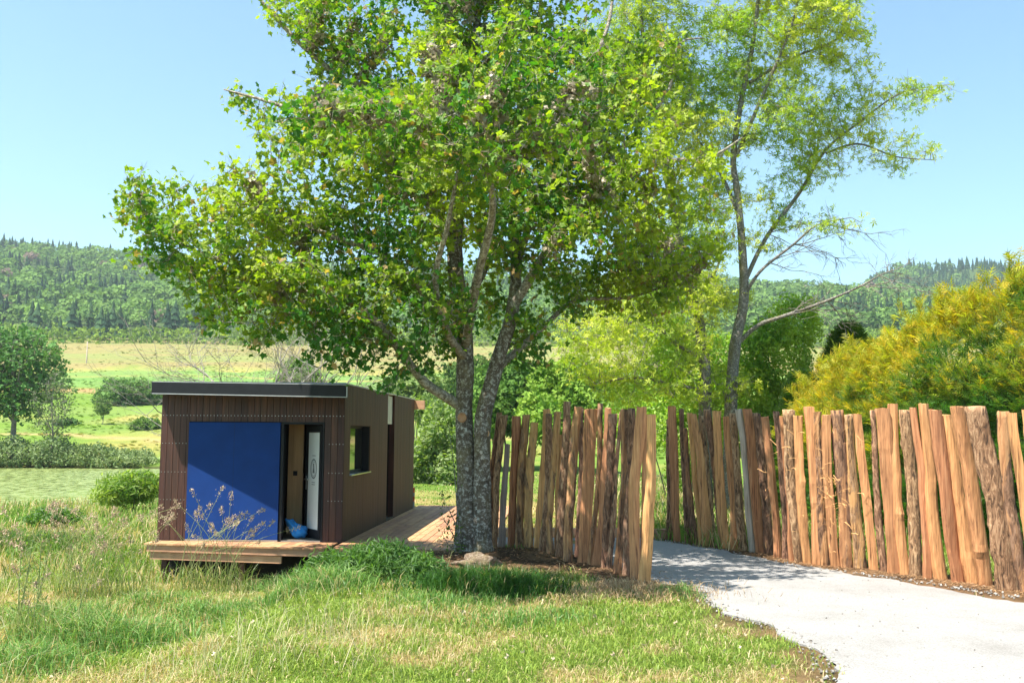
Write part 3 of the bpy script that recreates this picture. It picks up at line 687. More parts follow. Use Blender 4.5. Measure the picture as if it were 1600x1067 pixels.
def colonise(nodes, par, att, step, infl, kill, iters, rng, trop=(0, 0, .06)):
    """space colonisation: returns node array and parents"""
    nodes = list(nodes); par = list(par); A = att.copy(); NA = np.array(nodes)
    near = np.full(len(A), 0); nd = np.full(len(A), 1e9)
    for i in range(0, len(NA), 400):
        d = np.linalg.norm(A[:, None] - NA[None, i:i + 400], axis=2); j = d.argmin(1); m = d[np.arange(len(A)), j]
        u = m < nd; nd[u] = m[u]; near[u] = j[u] + i
    for it in range(iters):
        k = nd < infl
        if not k.any(): break
        idx = near[k]; dirs = A[k] - np.array(nodes)[idx]; dirs /= np.linalg.norm(dirs, axis=1)[:, None] + 1e-9
        un, inv = np.unique(idx, return_inverse=True); acc = np.zeros((len(un), 3)); np.add.at(acc, inv, dirs)
        acc /= np.linalg.norm(acc, axis=1)[:, None] + 1e-9
        acc = acc + rng.normal(size=acc.shape) * .16 + np.array(trop); acc /= np.linalg.norm(acc, axis=1)[:, None]
        base = len(nodes); new = np.array(nodes)[un] + acc * step
        nodes += list(new); par += list(un)
        d = np.linalg.norm(A[:, None] - new[None], axis=2); j = d.argmin(1); m = d[np.arange(len(A)), j]; u = m < nd
        nd[u] = m[u]; near[u] = j[u] + base
        keep = nd > kill; A = A[keep]; nd = nd[keep]; near = near[keep]
        if not len(A): break
    return np.array(nodes), np.array(par)
def ell_points(blobs, dens, rng, shell=.0):
    out = []
    for (c, r, k) in blobs:
        n = max(4, int(dens * k * 4.19 * r[0] * r[1] * r[2])); p = rng.normal(size=(n, 3)); p /= np.linalg.norm(p, axis=1)[:, None]
        p *= (rng.random((n, 1)) ** (1 / 3)) * (1 - shell) + shell; out.append(np.array(c) + p * np.array(r))
    return np.vstack(out)
def prisms(A, B, ra, rb, sides=4):
    """tapered prisms for thin branches, vectorised"""
    D = B - A; L = np.linalg.norm(D, axis=1)[:, None] + 1e-9; D = D / L
    ref = np.where(np.abs(D[:, 2:3]) > .9, np.array([[1., 0, 0]]), np.array([[0, 0, 1.]])); U = np.cross(D, ref); U /= np.linalg.norm(U, axis=1)[:, None]; W_ = np.cross(D, U)
    B = B + D * rb[:, None] * .5
    t = np.arange(sides) * 2 * np.pi / sides; ca = np.cos(t)[None, :, None]; sa = np.sin(t)[None, :, None]
    r1 = A[:, None] + ra[:, None, None] * (ca * U[:, None] + sa * W_[:, None]); r2 = B[:, None] + rb[:, None, None] * (ca * U[:, None] + sa * W_[:, None])
    V = np.concatenate([r1, r2], 1).reshape(-1, 3); k = np.arange(len(A))[:, None, None] * 2 * sides
    j = np.arange(sides); f = np.stack([j, (j + 1) % sides, sides + (j + 1) % sides, sides + j], 1)[None]
    return V, (f + k).reshape(-1, 4)

def grow_tree(name, base, label, cat, stems, blobs, dens, leaf, nper, size, colf, barkm, step=.3, infl=1.6, kill=.38, rng=None, up=.45, spread=.22, group=None, twig=.006, lichen=0, iters=60, stem_sides=14, rough=.12, sparse=None, extra_twigs=None, lmat='leaf', gap=0, brm=None):
    """stems: list of (points, radii, parent stem index); blobs: ellipsoids the crown fills"""
    root = empty(name, base, label, cat, group)
    nodes = []; par = []; rad = []
    tr = MB(); first = None
    br = MB()
    for si, (pts, rs, pi) in enumerate(stems):
        P, Rr = resample(pts, rs, step * .6)
        b = len(nodes)
        for i, p in enumerate(P):
            nodes.append(np.array(p)); rad.append(Rr[i])
            if i == 0:
                par.append(-1 if pi is None or not b else int(np.argmin(np.linalg.norm(np.array(nodes[:b]) - p, axis=1))))
            else: par.append(b + i - 1)
        V, F_ = tube(P, Rr, stem_sides if pi is None else 8, rough, si * 3.7)
        (tr if pi is None else br).poly(V, F_)
    n0 = len(nodes)
    tr.build('trunk', barkm, root, True)
    att = ell_points(blobs, dens, rng)
    if gap: att = att[fbm(att[:, 0] * 1.1 + 3 + att[:, 1] * .6, att[:, 2] * 1.3 - att[:, 1] * .4 + 8, 3) > gap - .16 * sm((-2.0 - att[:, 0]) / .8) * (att[:, 2] < 6.2)]
    Nn, Pp = colonise(nodes, par, att, step, infl, kill, iters, rng)
    kids = np.zeros(len(Nn)); 
    rr = np.full(len(Nn), 0.); cnt = np.zeros(len(Nn))
    for i in range(len(Nn) - 1, -1, -1):
        r = max(twig, rr[i] ** (1 / 2.4) if rr[i] > 0 else twig)
        rr[i] = r
        if Pp[i] >= 0: rr[Pp[i]] = rr[Pp[i]] + r ** 2.4; cnt[Pp[i]] += 1
    rr = np.array(rr); new = np.arange(n0, len(Nn)); pa = Pp[new]
    rpar = np.where(pa < n0, np.minimum(rr[new] * 1.15, np.array(rad + [0] * (len(Nn) - n0))[np.minimum(pa, n0 - 1)] * .9), np.minimum(rr[pa], rr[new] * 1.4))
    V, F_ = prisms(Nn[pa], Nn[new], np.maximum(rpar, twig), np.maximum(rr[new], twig * .8), 5)
    br.v += [tuple(x) for x in V]; b0 = len(br.v) - len(V); br.f += [tuple(int(i) + b0 for i in f) for f in F_]
    # end twigs with leaves
    thin = new[rr[new] < twig * 3.6]
    T = Nn[thin]; n = len(T) * nper
    src = np.repeat(T, nper, 0); off = rng.normal(size=(n, 3)) * spread; off[:, 2] *= .75
    LP = src + off
    sel = rng.random(len(T)) < .8
    k = max(1, nper // 4); tw = np.repeat(T, k, 0); to = tw + rng.normal(size=tw.shape) * spread * 1.1
    V2, F2 = prisms(tw, to, np.full(len(tw), twig * .7), np.full(len(tw), twig * .35), 3)
    b0 = len(br.v); br.v += [tuple(x) for x in V2]; br.f += [tuple(int(i) + b0 for i in f) for f in F2]
    if extra_twigs:
        for (P, Rr) in extra_twigs:
            P, Rr = resample(P, Rr, .25); V, F_ = tube(P, Rr, 5, .1, 1); br.poly(V, F_)
    br.build('branches', brm or barkm, root, True)
    if sparse is not None: LP = LP[sparse(LP, rng)]
    sz = size * (.65 + .7 * rng.random(len(LP)))
    V, F_, cc = leaves(LP, sz, leaf, colf(LP, rng), up, rng)
    tag(mk('crown', V, F_, M[lmat], root, False, cc), kind='stuff')
    if lichen:
        i = rng.choice(new[(rr[new] > twig * 1.5)], min(lichen, 6000)); q = Nn[i] + rng.normal(size=(len(i), 3)) * np.array([.05, .05, .07])
        q = q.repeat(2, 0) + rng.normal(size=(len(i) * 2, 3)) * .04; q[:, 2] -= .03
        V, F_, cc = leaves(q, .04 + .08 * rng.random(len(q)) ** 2, CLUMP, colmix(len(q), (.26, .21, .13), (.55, .48, .36), rng), 0, rng)
        tag(mk('lichen', V, F_, M['dry'], root, False, cc), kind='stuff')
    return root, Nn

# ------------------------------------------------------------------ the big maple by the cabin
D0 = 16.0; PM = FPX / D0
def A(px, py, dd=0, r=None): return tuple(at(px, py, D0 + dd))
def blobpx(l, D): return [(tuple(at(a, b, D + dz)), (rx * (D) / FPX, rz, ry * D / FPX), k) for (a, b, rx, ry, dz, rz, k) in l]
rt = np.random.default_rng(5)
stems = [
    ([A(729, 874, .1), A(729, 850, .1), A(729, 800, .1), A(728, 720, .1), A(725, 640, .1), A(727, 560, 0), A(722, 490, -.1), A(712, 420, 0), A(714, 340, .1), A(728, 250, .2), A(742, 150, .2), A(745, 40, .3), A(752, -80, .3), A(750, -220, .4)],
     [.30, .21, .165, .152, .148, .148, .14, .135, .12, .105, .09, .07, .05, .02], None),
    ([A(752, 872, .05), A(752, 850, .05), A(753, 790, .05), A(753, 720, .0), A(755, 650, -.05), A(768, 600, -.05), A(782, 550, -.05), A(800, 490, 0), A(806, 420, .2), A(802, 330, .5), A(820, 220, .8), A(835, 100, 1), A(850, -50, 1.2)],
     [.28, .19, .155, .142, .138, .13, .118, .11, .095, .08, .065, .045, .02], None),
    ([A(722, 635, .1), A(700, 622, 0), A(665, 598, -.2), A(630, 555, -.5), A(600, 515, -.8), A(550, 475, -1), A(470, 455, -1.2), A(390, 420, -1.3), A(300, 390, -1.2), A(230, 350, -1)], [.10, .085, .075, .07, .06, .05, .042, .034, .025, .012], 0),
    ([A(722, 500, -.1), A(690, 480, -.3), A(660, 455, -.5), A(600, 400, -.9), A(520, 370, -.8), A(420, 330, -.6), A(330, 300, -.4)], [.09, .075, .065, .055, .045, .032, .012], 0),
    ([A(712, 400, 0), A(670, 320, -.4), A(610, 250, -.6), A(540, 220, -.8), A(450, 170, -.6), A(350, 140, -.3)], [.085, .075, .065, .05, .035, .012], 0),
    ([A(716, 320, .1), A(660, 230, .4), A(600, 170, .5), A(530, 120, .3), A(460, 60, .2), A(390, -20, .1)], [.085, .075, .065, .055, .04, .02], 0),
    ([A(775, 580, 0), A(800, 555, .3), A(850, 510, .6), A(900, 470, .9), A(980, 465, 1.0), A(1060, 440, 1.2)], [.07, .06, .05, .04, .03, .01], 1),
    ([A(800, 480, 0), A(850, 400, -.3), A(885, 340, -.6), A(950, 290, -.7), A(1030, 255, -.6), A(1110, 245, -.5), A(1160, 215, -.4)], [.085, .075, .068, .058, .042, .028, .01], 1),
    ([A(870, 365, -.5), A(940, 270, -.2), A(1000, 200, 0), A(1045, 140, .1), A(1060, 70, .2), A(1100, 60, .2)], [.055, .05, .04, .03, .02, .01], 7),
    ([A(806, 420, .2), A(850, 280, 1.0), A(900, 160, 1.5), A(950, 40, 1.8), A(960, -60, 2)], [.07, .055, .045, .035, .015], 1),
    ([A(727, 560, 0), A(700, 520, -1.0), A(680, 440, -1.8), A(700, 350, -2.4), A(720, 240, -2.6)], [.07, .06, .05, .035, .015], 0),
    ([A(727, 540, -.1), A(745, 440, -1.5), A(770, 320, -2.8), A(740, 230, -4.0), A(680, 200, -5)], [.08, .07, .05, .03, .012], 0),
    ([A(728, 470, 0), A(760, 400, 1.3), A(700, 330, 2.2), A(640, 260, 2.8)], [.07, .055, .035, .015], 0),
]
mb_ = blobpx([(330, 370, 130, 85, -1, 1.4, 1.5), (260, 325, 80, 55, -1, 1.0, 1.5), (420, 500, 95, 50, -1, 1.1, 1.6), (520, 545, 60, 40, -.9, .9, 1.3), (720, 160, 170, 100, -3.6, 1.4, .7), (890, 130, 120, 100, -3.2, 1.2, .6), (640, 215, 170, 70, -4.8, 1.3, .6), (800, 230, 110, 60, -4.6, 1.1, .5), (450, 330, 140, 85, -.6, 1.7, 1), (480, 445, 150, 80, -.8, 1.6, 1), (360, 440, 80, 50, -.9, 1.0, .9), (385, 140, 70, 35, -.4, .7, .6), (460, 210, 85, 70, -.5, 1.1, .8),
              (560, 90, 130, 110, .2, 1.8, .65), (470, 20, 60, 60, .2, 1, .7), (600, 250, 130, 110, -.4, 2, .75), (730, 110, 150, 170, .3, 2.2, .6), (700, 330, 190, 130, 0, 2.6, .75), (880, 190, 170, 160, .8, 2.2, .7), (1010, 110, 100, 75, .2, 1.2, .7),
              (1060, 235, 110, 60, -.5, 1.2, .9), (900, 380, 150, 100, .2, 2.2, .85), (1050, 400, 90, 70, 1, 1.5, 1.1), (640, 480, 140, 70, -.8, 1.6, 1), (560, 545, 65, 38, -.9, .9, 1), (850, 500, 110, 50, .5, 1.3, .9), (950, 300, 120, 80, .2, 1.8, 1),
              (750, -60, 240, 120, .4, 2.5, .7), (640, 545, 70, 28, -.5, 1, 1.2), (850, 560, 70, 28, .5, 1, 1.1), (770, 500, 70, 35, 1.2, 1, .8), (340, 480, 60, 40, -1, .9, 1.2), (620, 585, 25, 20, -.6, .4, 1), (590, 605, 25, 14, -.8, .3, 1), (1000, 470, 90, 40, 1, 1.1, .9)], D0)
def maple_cols(P, rng):
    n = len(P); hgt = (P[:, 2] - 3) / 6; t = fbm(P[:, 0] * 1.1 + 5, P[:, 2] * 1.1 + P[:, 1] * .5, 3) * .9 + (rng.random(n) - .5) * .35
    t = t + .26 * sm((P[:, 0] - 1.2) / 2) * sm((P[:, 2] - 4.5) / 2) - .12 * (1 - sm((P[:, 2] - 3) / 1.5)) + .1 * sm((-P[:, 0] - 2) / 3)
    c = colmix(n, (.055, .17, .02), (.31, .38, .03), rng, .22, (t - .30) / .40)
    k = rng.random(n) < .035; c[k] = colmix(int(k.sum()), (.30, .20, .06), (.40, .27, .12), rng)
    return c
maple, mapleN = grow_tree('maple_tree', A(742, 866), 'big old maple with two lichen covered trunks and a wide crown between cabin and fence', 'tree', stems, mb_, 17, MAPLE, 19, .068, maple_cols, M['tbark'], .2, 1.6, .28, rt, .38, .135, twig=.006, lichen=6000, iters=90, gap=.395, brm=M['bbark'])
# roots flare, pruning scars, a broken stump at the foot
for px, py, r in ((722, 652, .062), (759, 677, .05)):
    c = at(px, py, D0 - .09); V = []; n = 14
    for k, (rr_, dy) in enumerate(((r * 1.25, .02), (r * 1.2, -.03), (r * .95, -.045), (r * .9, -.035))):
        for j in range(n): t = 2 * math.pi * j / n; V.append((c.x + rr_ * math.cos(t), c.y + dy, c.z + rr_ * 1.1 * math.sin(t)))
    F_ = [(k * n + j, k * n + (j + 1) % n, (k + 1) * n + (j + 1) % n, (k + 1) * n + j) for k in range(3) for j in range(n)] + [tuple(3 * n + j for j in range(n))]
    mk('pruning_scar', V, F_, M['cut'], maple, True)
V, F_ = blob(gnd(745, 880, .03), (.30, .22, .13), 8, 30, 18, .7); tag(mk('stump', V, F_, M['rootwood'], None, True), 'pale broken root stump at the foot of the maple', 'stump')

# sapling shoots by the trunk
def shoots(name, base, label, cat, paths, tpl, size, nleaf, cola, colb, rng, bark, spread=.06):
    root = empty(name, base, label, cat); mb = MB(); LP = []
    for P in paths:
        Q, Rr = resample(P, list(np.linspace(.012, .003, len(P))), .08); V, F_ = tube(Q, Rr, 5); mb.poly(V, F_)
        Q = np.array(Q); i = rng.integers(len(Q) // 4, len(Q), nleaf); LP.append(Q[i] + rng.normal(size=(nleaf, 3)) * spread)
    mb.build('stems', bark, root, True); LP = np.vstack(LP)
    V, F_, cc = leaves(LP, size * (.6 + .8 * rng.random(len(LP))), tpl, colmix(len(LP), cola, colb, rng), .4, rng)
    tag(mk('foliage', V, F_, M['leaf'], root, False, cc), kind='stuff')
B_ = lambda px, py, dd=0: tuple(at(px, py, 15.8 + dd))
shoots('sapling', tuple(gnd(722, 868)), 'thin leafy shoots growing against the left side of the maple trunk', 'sapling',
       [[B_(722, 868), B_(712, 820), B_(698, 790), B_(688, 768)], [B_(722, 868), B_(705, 830), B_(690, 805)], [B_(718, 868), B_(712, 760, .2), B_(706, 700, .3), B_(700, 660, .4)], [B_(722, 868), B_(700, 850), B_(690, 830)]], OVAL, .06, 55, (.05, .10, .02), (.13, .19, .03), rt, M['tbark2'])

# ------------------------------------------------------------------ two silver maples behind the fences
rt = np.random.default_rng(9); D2 = 25.0
def A2(px, py, dd=0): return tuple(at(px, py, D2 + dd))
def silver_cols(P, rng):
    n = len(P); t = fbm(P[:, 0] * .8 + 2, P[:, 2] * .8, 3) * .8 + rng.random(n) * .3 - .05
    return colmix(n, (.22, .35, .035), (.54, .54, .07), rng, .18, (t - .25) / .5)
stA = [([tuple(Vector(A2(1139, 700)) * 1 - Vector((0, 0, Vector(A2(1139, 700)).z + .1))), A2(1142, 640), A2(1148, 545), A2(1162, 470), A2(1160, 390), A2(1152, 300), A2(1146, 245), A2(1160, 150), A2(1178, 60), A2(1190, -60), A2(1200, -180)],
        [.22, .165, .15, .125, .105, .09, .08, .07, .055, .04, .02], None),
       ([A2(1156, 534), A2(1185, 508, -.2), A2(1225, 494, -.4), A2(1292, 470, -.7), A2(1345, 447, -.9), A2(1378, 428, -1.1)], [.06, .055, .048, .036, .024, .01], 0),
       ([A2(1160, 450), A2(1195, 375, .3), A2(1250, 300, .5), A2(1290, 235, .6), A2(1345, 190, .7), A2(1410, 145, .8), A2(1490, 132, .8)], [.06, .055, .048, .04, .03, .02, .008], 0),
       ([A2(1160, 470), A2(1187, 425, -.2), A2(1240, 382, -.4), A2(1277, 352, -.5), A2(1330, 340, -.5)], [.045, .04, .03, .02, .01], 0),
       ([A2(1290, 240, .6), A2(1340, 225, .2), A2(1400, 245, 0), A2(1460, 250, 0)], [.035, .028, .018, .008], 2),
       ([A2(1150, 245), A2(1200, 130, -.5), A2(1240, 30, -.8), A2(1260, -80, -1)], [.06, .045, .03, .012], 0),
       ([A2(1152, 330), A2(1120, 260, .5), A2(1070, 190, 1), A2(1040, 120, 1.2)], [.06, .045, .03, .012], 0),
       ([A2(1170, 130), A2(1240, 90, .8), A2(1310, 60, 1), A2(1340, 10, 1)], [.05, .035, .022, .01], 0)]
bl = blobpx([(1190, 50, 110, 90, 0, 2, .9), (1290, 70, 80, 80, .3, 1.6, .9), (1230, -70, 140, 70, 0, 2, .7), (1300, 180, 90, 45, .4, 1.3, .8), (1420, 150, 75, 28, .8, .8, .9), (1400, 240, 75, 35, .2, .9, .8), (1220, 200, 75, 65, 0, 1.6, .7), (1120, 110, 90, 90, .6, 1.6, 1), (1080, 170, 70, 60, .5, 1.3, .9), (1150, 190, 60, 45, -.4, 1, .9), (1090, 310, 50, 55, .4, 1, .9), (1190, 370, 40, 35, .2, .7, .7), (1130, 460, 45, 45, .3, .8, .8), (1270, 250, 60, 50, .4, 1, .9), (1240, 330, 50, 35, .2, .8, .6),
             (1210, 290, 65, 40, .2, 1.2, .7), (1110, 250, 60, 60, .6, 1.2, .6), (1320, 355, 80, 18, -.9, .6, .35), (1150, 400, 35, 50, 0, .8, .5)], D2)
twg = []
rq = random.Random(4)
def twig_rec(p, d, l, r0, lev):
    pts = [p]
    for i in range(4):
        d = (d + Vector((rq.gauss(0, .16), rq.gauss(0, .16), rq.gauss(-.02, .14)))).normalized(); pts.append(pts[-1] + d * l / 4)
    twg.append(([tuple(q) for q in pts], [r0, r0 * .85, r0 * .7, r0 * .55, r0 * .35]))
    if lev < 3:
        for i in range(rq.randint(3, 4)):
            k = rq.randint(1, 4); twig_rec(pts[k], (d + Vector((rq.gauss(.1, .6), rq.gauss(0, .5), rq.gauss(.05, .6)))).normalized(), l * rq.uniform(.4, .7), r0 * .6, lev + 1)
for (a, b, dd_) in ((1225, 494, -.4), (1260, 483, -.5), (1292, 470, -.7), (1345, 447, -.9), (1375, 430, -1.1), (1240, 382, -.4), (1277, 352, -.5), (1200, 410, -.2), (1200, 365, .3)):
    for q_ in range(2):
        twig_rec(Vector(A2(a, b, dd_)), Vector((rq.uniform(.3, 1), rq.uniform(-.4, .4), rq.uniform(-.35, .6))).normalized(), rq.uniform(.8, 1.5), .016, 0)
grow_tree('silver_maple', A2(1139, 855), 'tall pale green maple on the right whose long limbs reach out over the sky', 'tree', stA, bl, 16, SILVER, 18, .112, silver_cols, M['tbark2'], .28, 1.9, .33, rt, .3, .17, group='pale green maples behind the fences', twig=.007, iters=80, gap=.34, extra_twigs=twg)
rt = np.random.default_rng(10)
stB = [([(A2(1100, 700)[0], A2(1100, 700)[1], -.1), A2(1102, 640), A2(1100, 560), A2(1088, 480), A2(1065, 390), A2(1045, 290), A2(1030, 200), A2(1010, 100), A2(1000, 0), A2(1000, -100)],
        [.22, .17, .15, .13, .115, .10, .08, .06, .04, .015], None),
       ([A2(1100, 560), A2(1060, 540, -.5), A2(1010, 500, -1), A2(950, 520, -1.4)], [.06, .05, .035, .01], 0),
       ([A2(1098, 610), A2(1050, 600, -.6), A2(990, 590, -1.2), A2(930, 600, -1.5)], [.05, .04, .028, .01], 0),
       ([A2(1060, 390), A2(1000, 340, -.5), A2(950, 330, -.8)], [.05, .035, .01], 0),
       ([A2(1085, 470), A2(1120, 420, -.5), A2(1130, 370, -.8)], [.05, .035, .01], 0)]
bl = blobpx([(1010, 60, 90, 80, 0, 1.8, .8), (950, 120, 80, 80, 0, 1.6, .7), (1040, 200, 70, 70, 0, 1.5, .6), (1060, 350, 80, 60, 0, 1.4, .9), (1030, 460, 95, 60, -.4, 1.5, 1), (960, 540, 90, 55, -1, 1.5, 1), (1060, 550, 60, 80, -.2, 1.3, 1), (1020, 610, 90, 40, -.8, 1.3, .9), (1140, 600, 45, 50, .3, 1, .6), (1110, 450, 40, 60, -.2, 1, .7), (980, -60, 120, 60, 0, 2, .6)], D2)
grow_tree('silver_maple', A2(1102, 855), 'second pale green maple whose darker slender trunk stands just left of the tall one', 'tree', stB, bl, 16, SILVER, 18, .112, silver_cols, M['tbark2'], .28, 1.9, .33, rt, .3, .2, group='pale green maples behind the fences', twig=.007, iters=70)

# tree left of the picture that shades the ground beside the cabin
rt = np.random.default_rng(12); tb = (-16.2, 19.2)
stC = [([(tb[0], tb[1], -.6), (tb[0], tb[1], 2.5), (tb[0] + .2, tb[1], 5), (tb[0] + .3, tb[1], 8.5)], [.3, .22, .15, .05], None)]
grow_tree('maple_tree', (tb[0], tb[1], -.5), 'maple beyond the left edge of the view, its shade lying beside the cabin', 'tree', stC, [((tb[0] + .2, tb[1], 7.6), (4.6, 2.8, 2.0), 1)], 2.4, MAPLE, 10, .11, maple_cols, M['tbark2'], .4, 3, .5, rt, .3, .3, iters=40)

# ------------------------------------------------------------------ shrubs and bushes
D_far = lambda y: y > 100
def bush(name, label, cat, blobs, n, tpl, size, ca, cb, rng, group=None, up=.35, stems=8, inner=True, mat='leaf', jit=.2, bark='tbark2', zb=None, shell=.55, tbias=.5, kind=None, twigs=0):
    cx = blobs[0][0]; x0, y0 = cx[0], cx[1]; z0 = float(H(x0, y0)) if zb is None else zb
    root = empty(name, (x0, y0, z0), label, cat, group)
    tot = sum(b[1][0] * b[1][2] for b in blobs); P = []; NR = []
    for (c, r, k) in blobs:
        m = int(n * k * r[0] * r[2] / tot); p = rng.normal(size=(m, 3)); p /= np.linalg.norm(p, axis=1)[:, None]; 
        q = p * ((rng.random((m, 1)) ** .5) * (1 - shell) + shell)
        lump = 1 + .6 * (fbm(p[:, 0] * 2.2 + c[0], p[:, 2] * 2.2 + p[:, 1] * 1.7 + c[1], 3) - .5)[:, None] * 2
        P.append(np.array(c) + q * lump * np.array(r)); NR.append(p)
    P = np.vstack(P); NR = np.vstack(NR); g = H(P[:, 0], P[:, 1]) if zb is None else zb; ok = P[:, 2] > g + .02; P = P[ok]; NR = NR[ok]
    t = fbm(P[:, 0] * 1.3 / max(.5, r[0] * .4), P[:, 2] * 1.3 / max(.5, r[0] * .4) + P[:, 1] * .4, 3) * 1.1 + (rng.random(len(P)) - .5) * .5
    P = P + rng.normal(size=P.shape) * size * .45
    NN = NR * .6 + np.array([0, 0, .5]); NN /= np.linalg.norm(NN, axis=1)[:, None]
    fr = rot_frames(len(P), up, rng, NN)
    V, F_, cc = leaves(P, size * (.6 + .8 * rng.random(len(P))), tpl, colmix(len(P), ca, cb, rng, jit, (t - .2) / .7), up, rng, fr)
    o = mk('foliage', V, F_, M[mat], root, False, cc); tag(o, kind='stuff')
    if D_far(y0): return root
    mb = MB(); rr = random.Random(int(abs(x0) * 100))
    for i in range(stems):
        b = rr.choice(blobs); c, r, _ = b; th = rr.uniform(0, 6.28); k = rr.uniform(.2, .85)
        tip = (c[0] + r[0] * k * math.cos(th), c[1] + r[1] * k * math.sin(th), c[2] + r[2] * rr.uniform(-.2, .8)); bs = (x0 + (c[0] - x0) * .6 + rr.uniform(-.1, .1) * r[0], y0 + rr.uniform(-.1, .1) * r[1], z0 - .1)
        s = max(.01, .02 * max(r[0], r[2])); Q, Rr = resample([bs, ((bs[0] * .6 + tip[0] * .4), (bs[1] * .6 + tip[1] * .4), bs[2] * .35 + tip[2] * .65), tip], [s, s * .7, s * .3], max(.2, r[2] * .25)); V, F_ = tube(Q, Rr, 5); mb.poly(V, F_)
    mb.build('stems', M[bark], root, True)
    return root
rb = np.random.default_rng(31)
def B3(px, py, D, rx, ry, rz=None, k=1): return (tuple(at(px, py, D)), (rx * D / FPX, rz if rz else rx * D / FPX * .8, ry * D / FPX), k)

# golden conifer hedge behind the right-hand fence
def hedge():
    # line of the hedge runs away from the camera to the left behind the fence
    pts = [(11.8, 13.8, 5.4), (10.1, 15.4, 5.0), (9.4, 17.0, 4.65), (8.7, 19.0, 4.15), (8.1, 21.2, 3.6), (7.7, 23.6, 3.0)]
    root = empty('conifer_hedge', (9, 17, 0), 'tall feathery hedge with golden yellow tips behind the sunlit fence', 'hedge')
    r = np.random.default_rng(8); P = []; NR = []; TT = []
    core = MB()
    for (a, b) in zip(pts[:-1], pts[1:]):
        a = np.array(a); b = np.array(b); L = np.linalg.norm(b[:2] - a[:2]); m = int(L * 3300)
        t = r.random(m)[:, None]; c = a * (1 - t) + b * t; hh = c[:, 2:3]
        face = np.array([-(b - a)[1], (b - a)[0]]); face = -np.abs(face / np.linalg.norm(face)); face = np.array([face[0], -abs(face[1])])
        h = r.random((m, 1)) ** .9; topround = np.sqrt(np.clip(1 - np.clip((h - .55) / .45, 0, 1) ** 2, 0, 1))
        lump = (fbm(c[:, 0] * 2.6 + c[:, 1] * 2.6, h[:, 0] * 9, 4) - .5)[:, None] * 2.0
        spike = (fbm(c[:, 1] * 2.6, c[:, 0] * 2.6, 3) - .45)[:, None] * 1.5
        off = (.25 + .85 * topround + lump * .55) * (1 - .22 * r.random((m, 1)) ** 2)
        p = np.zeros((m, 3)); p[:, :2] = c[:, :2] + face[None] * off - np.array([[.0, .0]]); p[:, 2] = (h * (hh + spike * sm((h - .6) / .4)))[:, 0]
        P.append(p); nn = np.zeros((m, 3)); nn[:, :2] = face; nn[:, 2] = .5 + h[:, 0]; NR.append(nn); TT.append(h[:, 0])
        for s in range(4):
            q0 = a + (b - a) * s / 4; q1 = a + (b - a) * (s + 1) / 4; w_ = .55
            hz = min(q0[2], q1[2]) * .80; fx, fy = face
            core.hexa([(q0[0] + fx * w_, q0[1] + fy * w_, -.1), (q1[0] + fx * w_, q1[1] + fy * w_, -.1), (q1[0] - fx * .6, q1[1] - fy * .6, -.1), (q0[0] - fx * .6, q0[1] - fy * .6, -.1),
                       (q0[0] + fx * .12, q0[1] + fy * .12, hz), (q1[0] + fx * .12, q1[1] + fy * .12, hz), (q1[0] - fx * .3, q1[1] - fy * .3, hz), (q0[0] - fx * .3, q0[1] - fy * .3, hz)])
    # back side sprays
    for (a, b) in zip(pts[:-1], pts[1:]):
        a = np.array(a); b = np.array(b); m = 900; t = r.random(m)[:, None]; c = a * (1 - t) + b * t; p = c.copy(); h = r.random(m); p[:, 2] = c[:, 2] * h; p[:, 0] += .55 + .3 * r.random(m); p[:, 1] += .35; P.append(p)
        NR.append(np.tile([.8, .5, .4], (m, 1))); TT.append(h)
    for q in range(130):
        k = r.integers(0, len(pts) - 1); t = r.random(); a = np.array(pts[k]); b = np.array(pts[k + 1]); c = a * (1 - t) + b * t; m = 34; hh = r.random(m)
        L_ = r.uniform(.25, .75); dirn = np.array([r.normal() * .25 - .15, r.normal() * .2, 1]); o0 = np.array([c[0] - r.random() * .9, c[1] - r.random() * .5, c[2] * r.uniform(.86, .98)])
        P.append(o0 + dirn * (hh * L_)[:, None] + r.normal(size=(m, 3)) * (.09 * (1.1 - hh))[:, None]); NR.append(np.tile([-.4, -.3, 1.4], (m, 1)) + r.normal(size=(m, 3)) * .4); TT.append(np.full(m, 1.0))
    P = np.vstack(P); NR = np.vstack(NR); TT = np.concatenate(TT); n = len(P)
    NR /= np.linalg.norm(NR, axis=1)[:, None]
    # sprays point outward and up
    X = NR * .8 + r.normal(size=(n, 3)) * .45 + np.array([0, 0, .25]); X /= np.linalg.norm(X, axis=1)[:, None]
    Z = r.normal(size=(n, 3)) * .5 + np.array([-.2, -.3, .8]); Z -= X * (Z * X).sum(1)[:, None]; Z /= np.linalg.norm(Z, axis=1)[:, None]; Y = np.cross(Z, X)
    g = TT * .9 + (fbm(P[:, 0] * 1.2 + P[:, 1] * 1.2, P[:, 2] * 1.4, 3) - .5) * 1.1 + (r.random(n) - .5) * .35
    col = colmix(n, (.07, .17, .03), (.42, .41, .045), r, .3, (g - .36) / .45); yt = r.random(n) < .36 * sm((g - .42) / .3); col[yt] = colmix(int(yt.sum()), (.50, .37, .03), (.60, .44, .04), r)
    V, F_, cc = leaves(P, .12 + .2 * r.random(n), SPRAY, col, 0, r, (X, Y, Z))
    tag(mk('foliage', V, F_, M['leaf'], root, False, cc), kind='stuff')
    m, nn_, b, o = newmat('inner_twigs'); b.inputs['Base Color'].default_value = (.05, .045, .02, 1); b.inputs['Roughness'].default_value = 1
    core.build('inner_wood', m, root)
hedge()
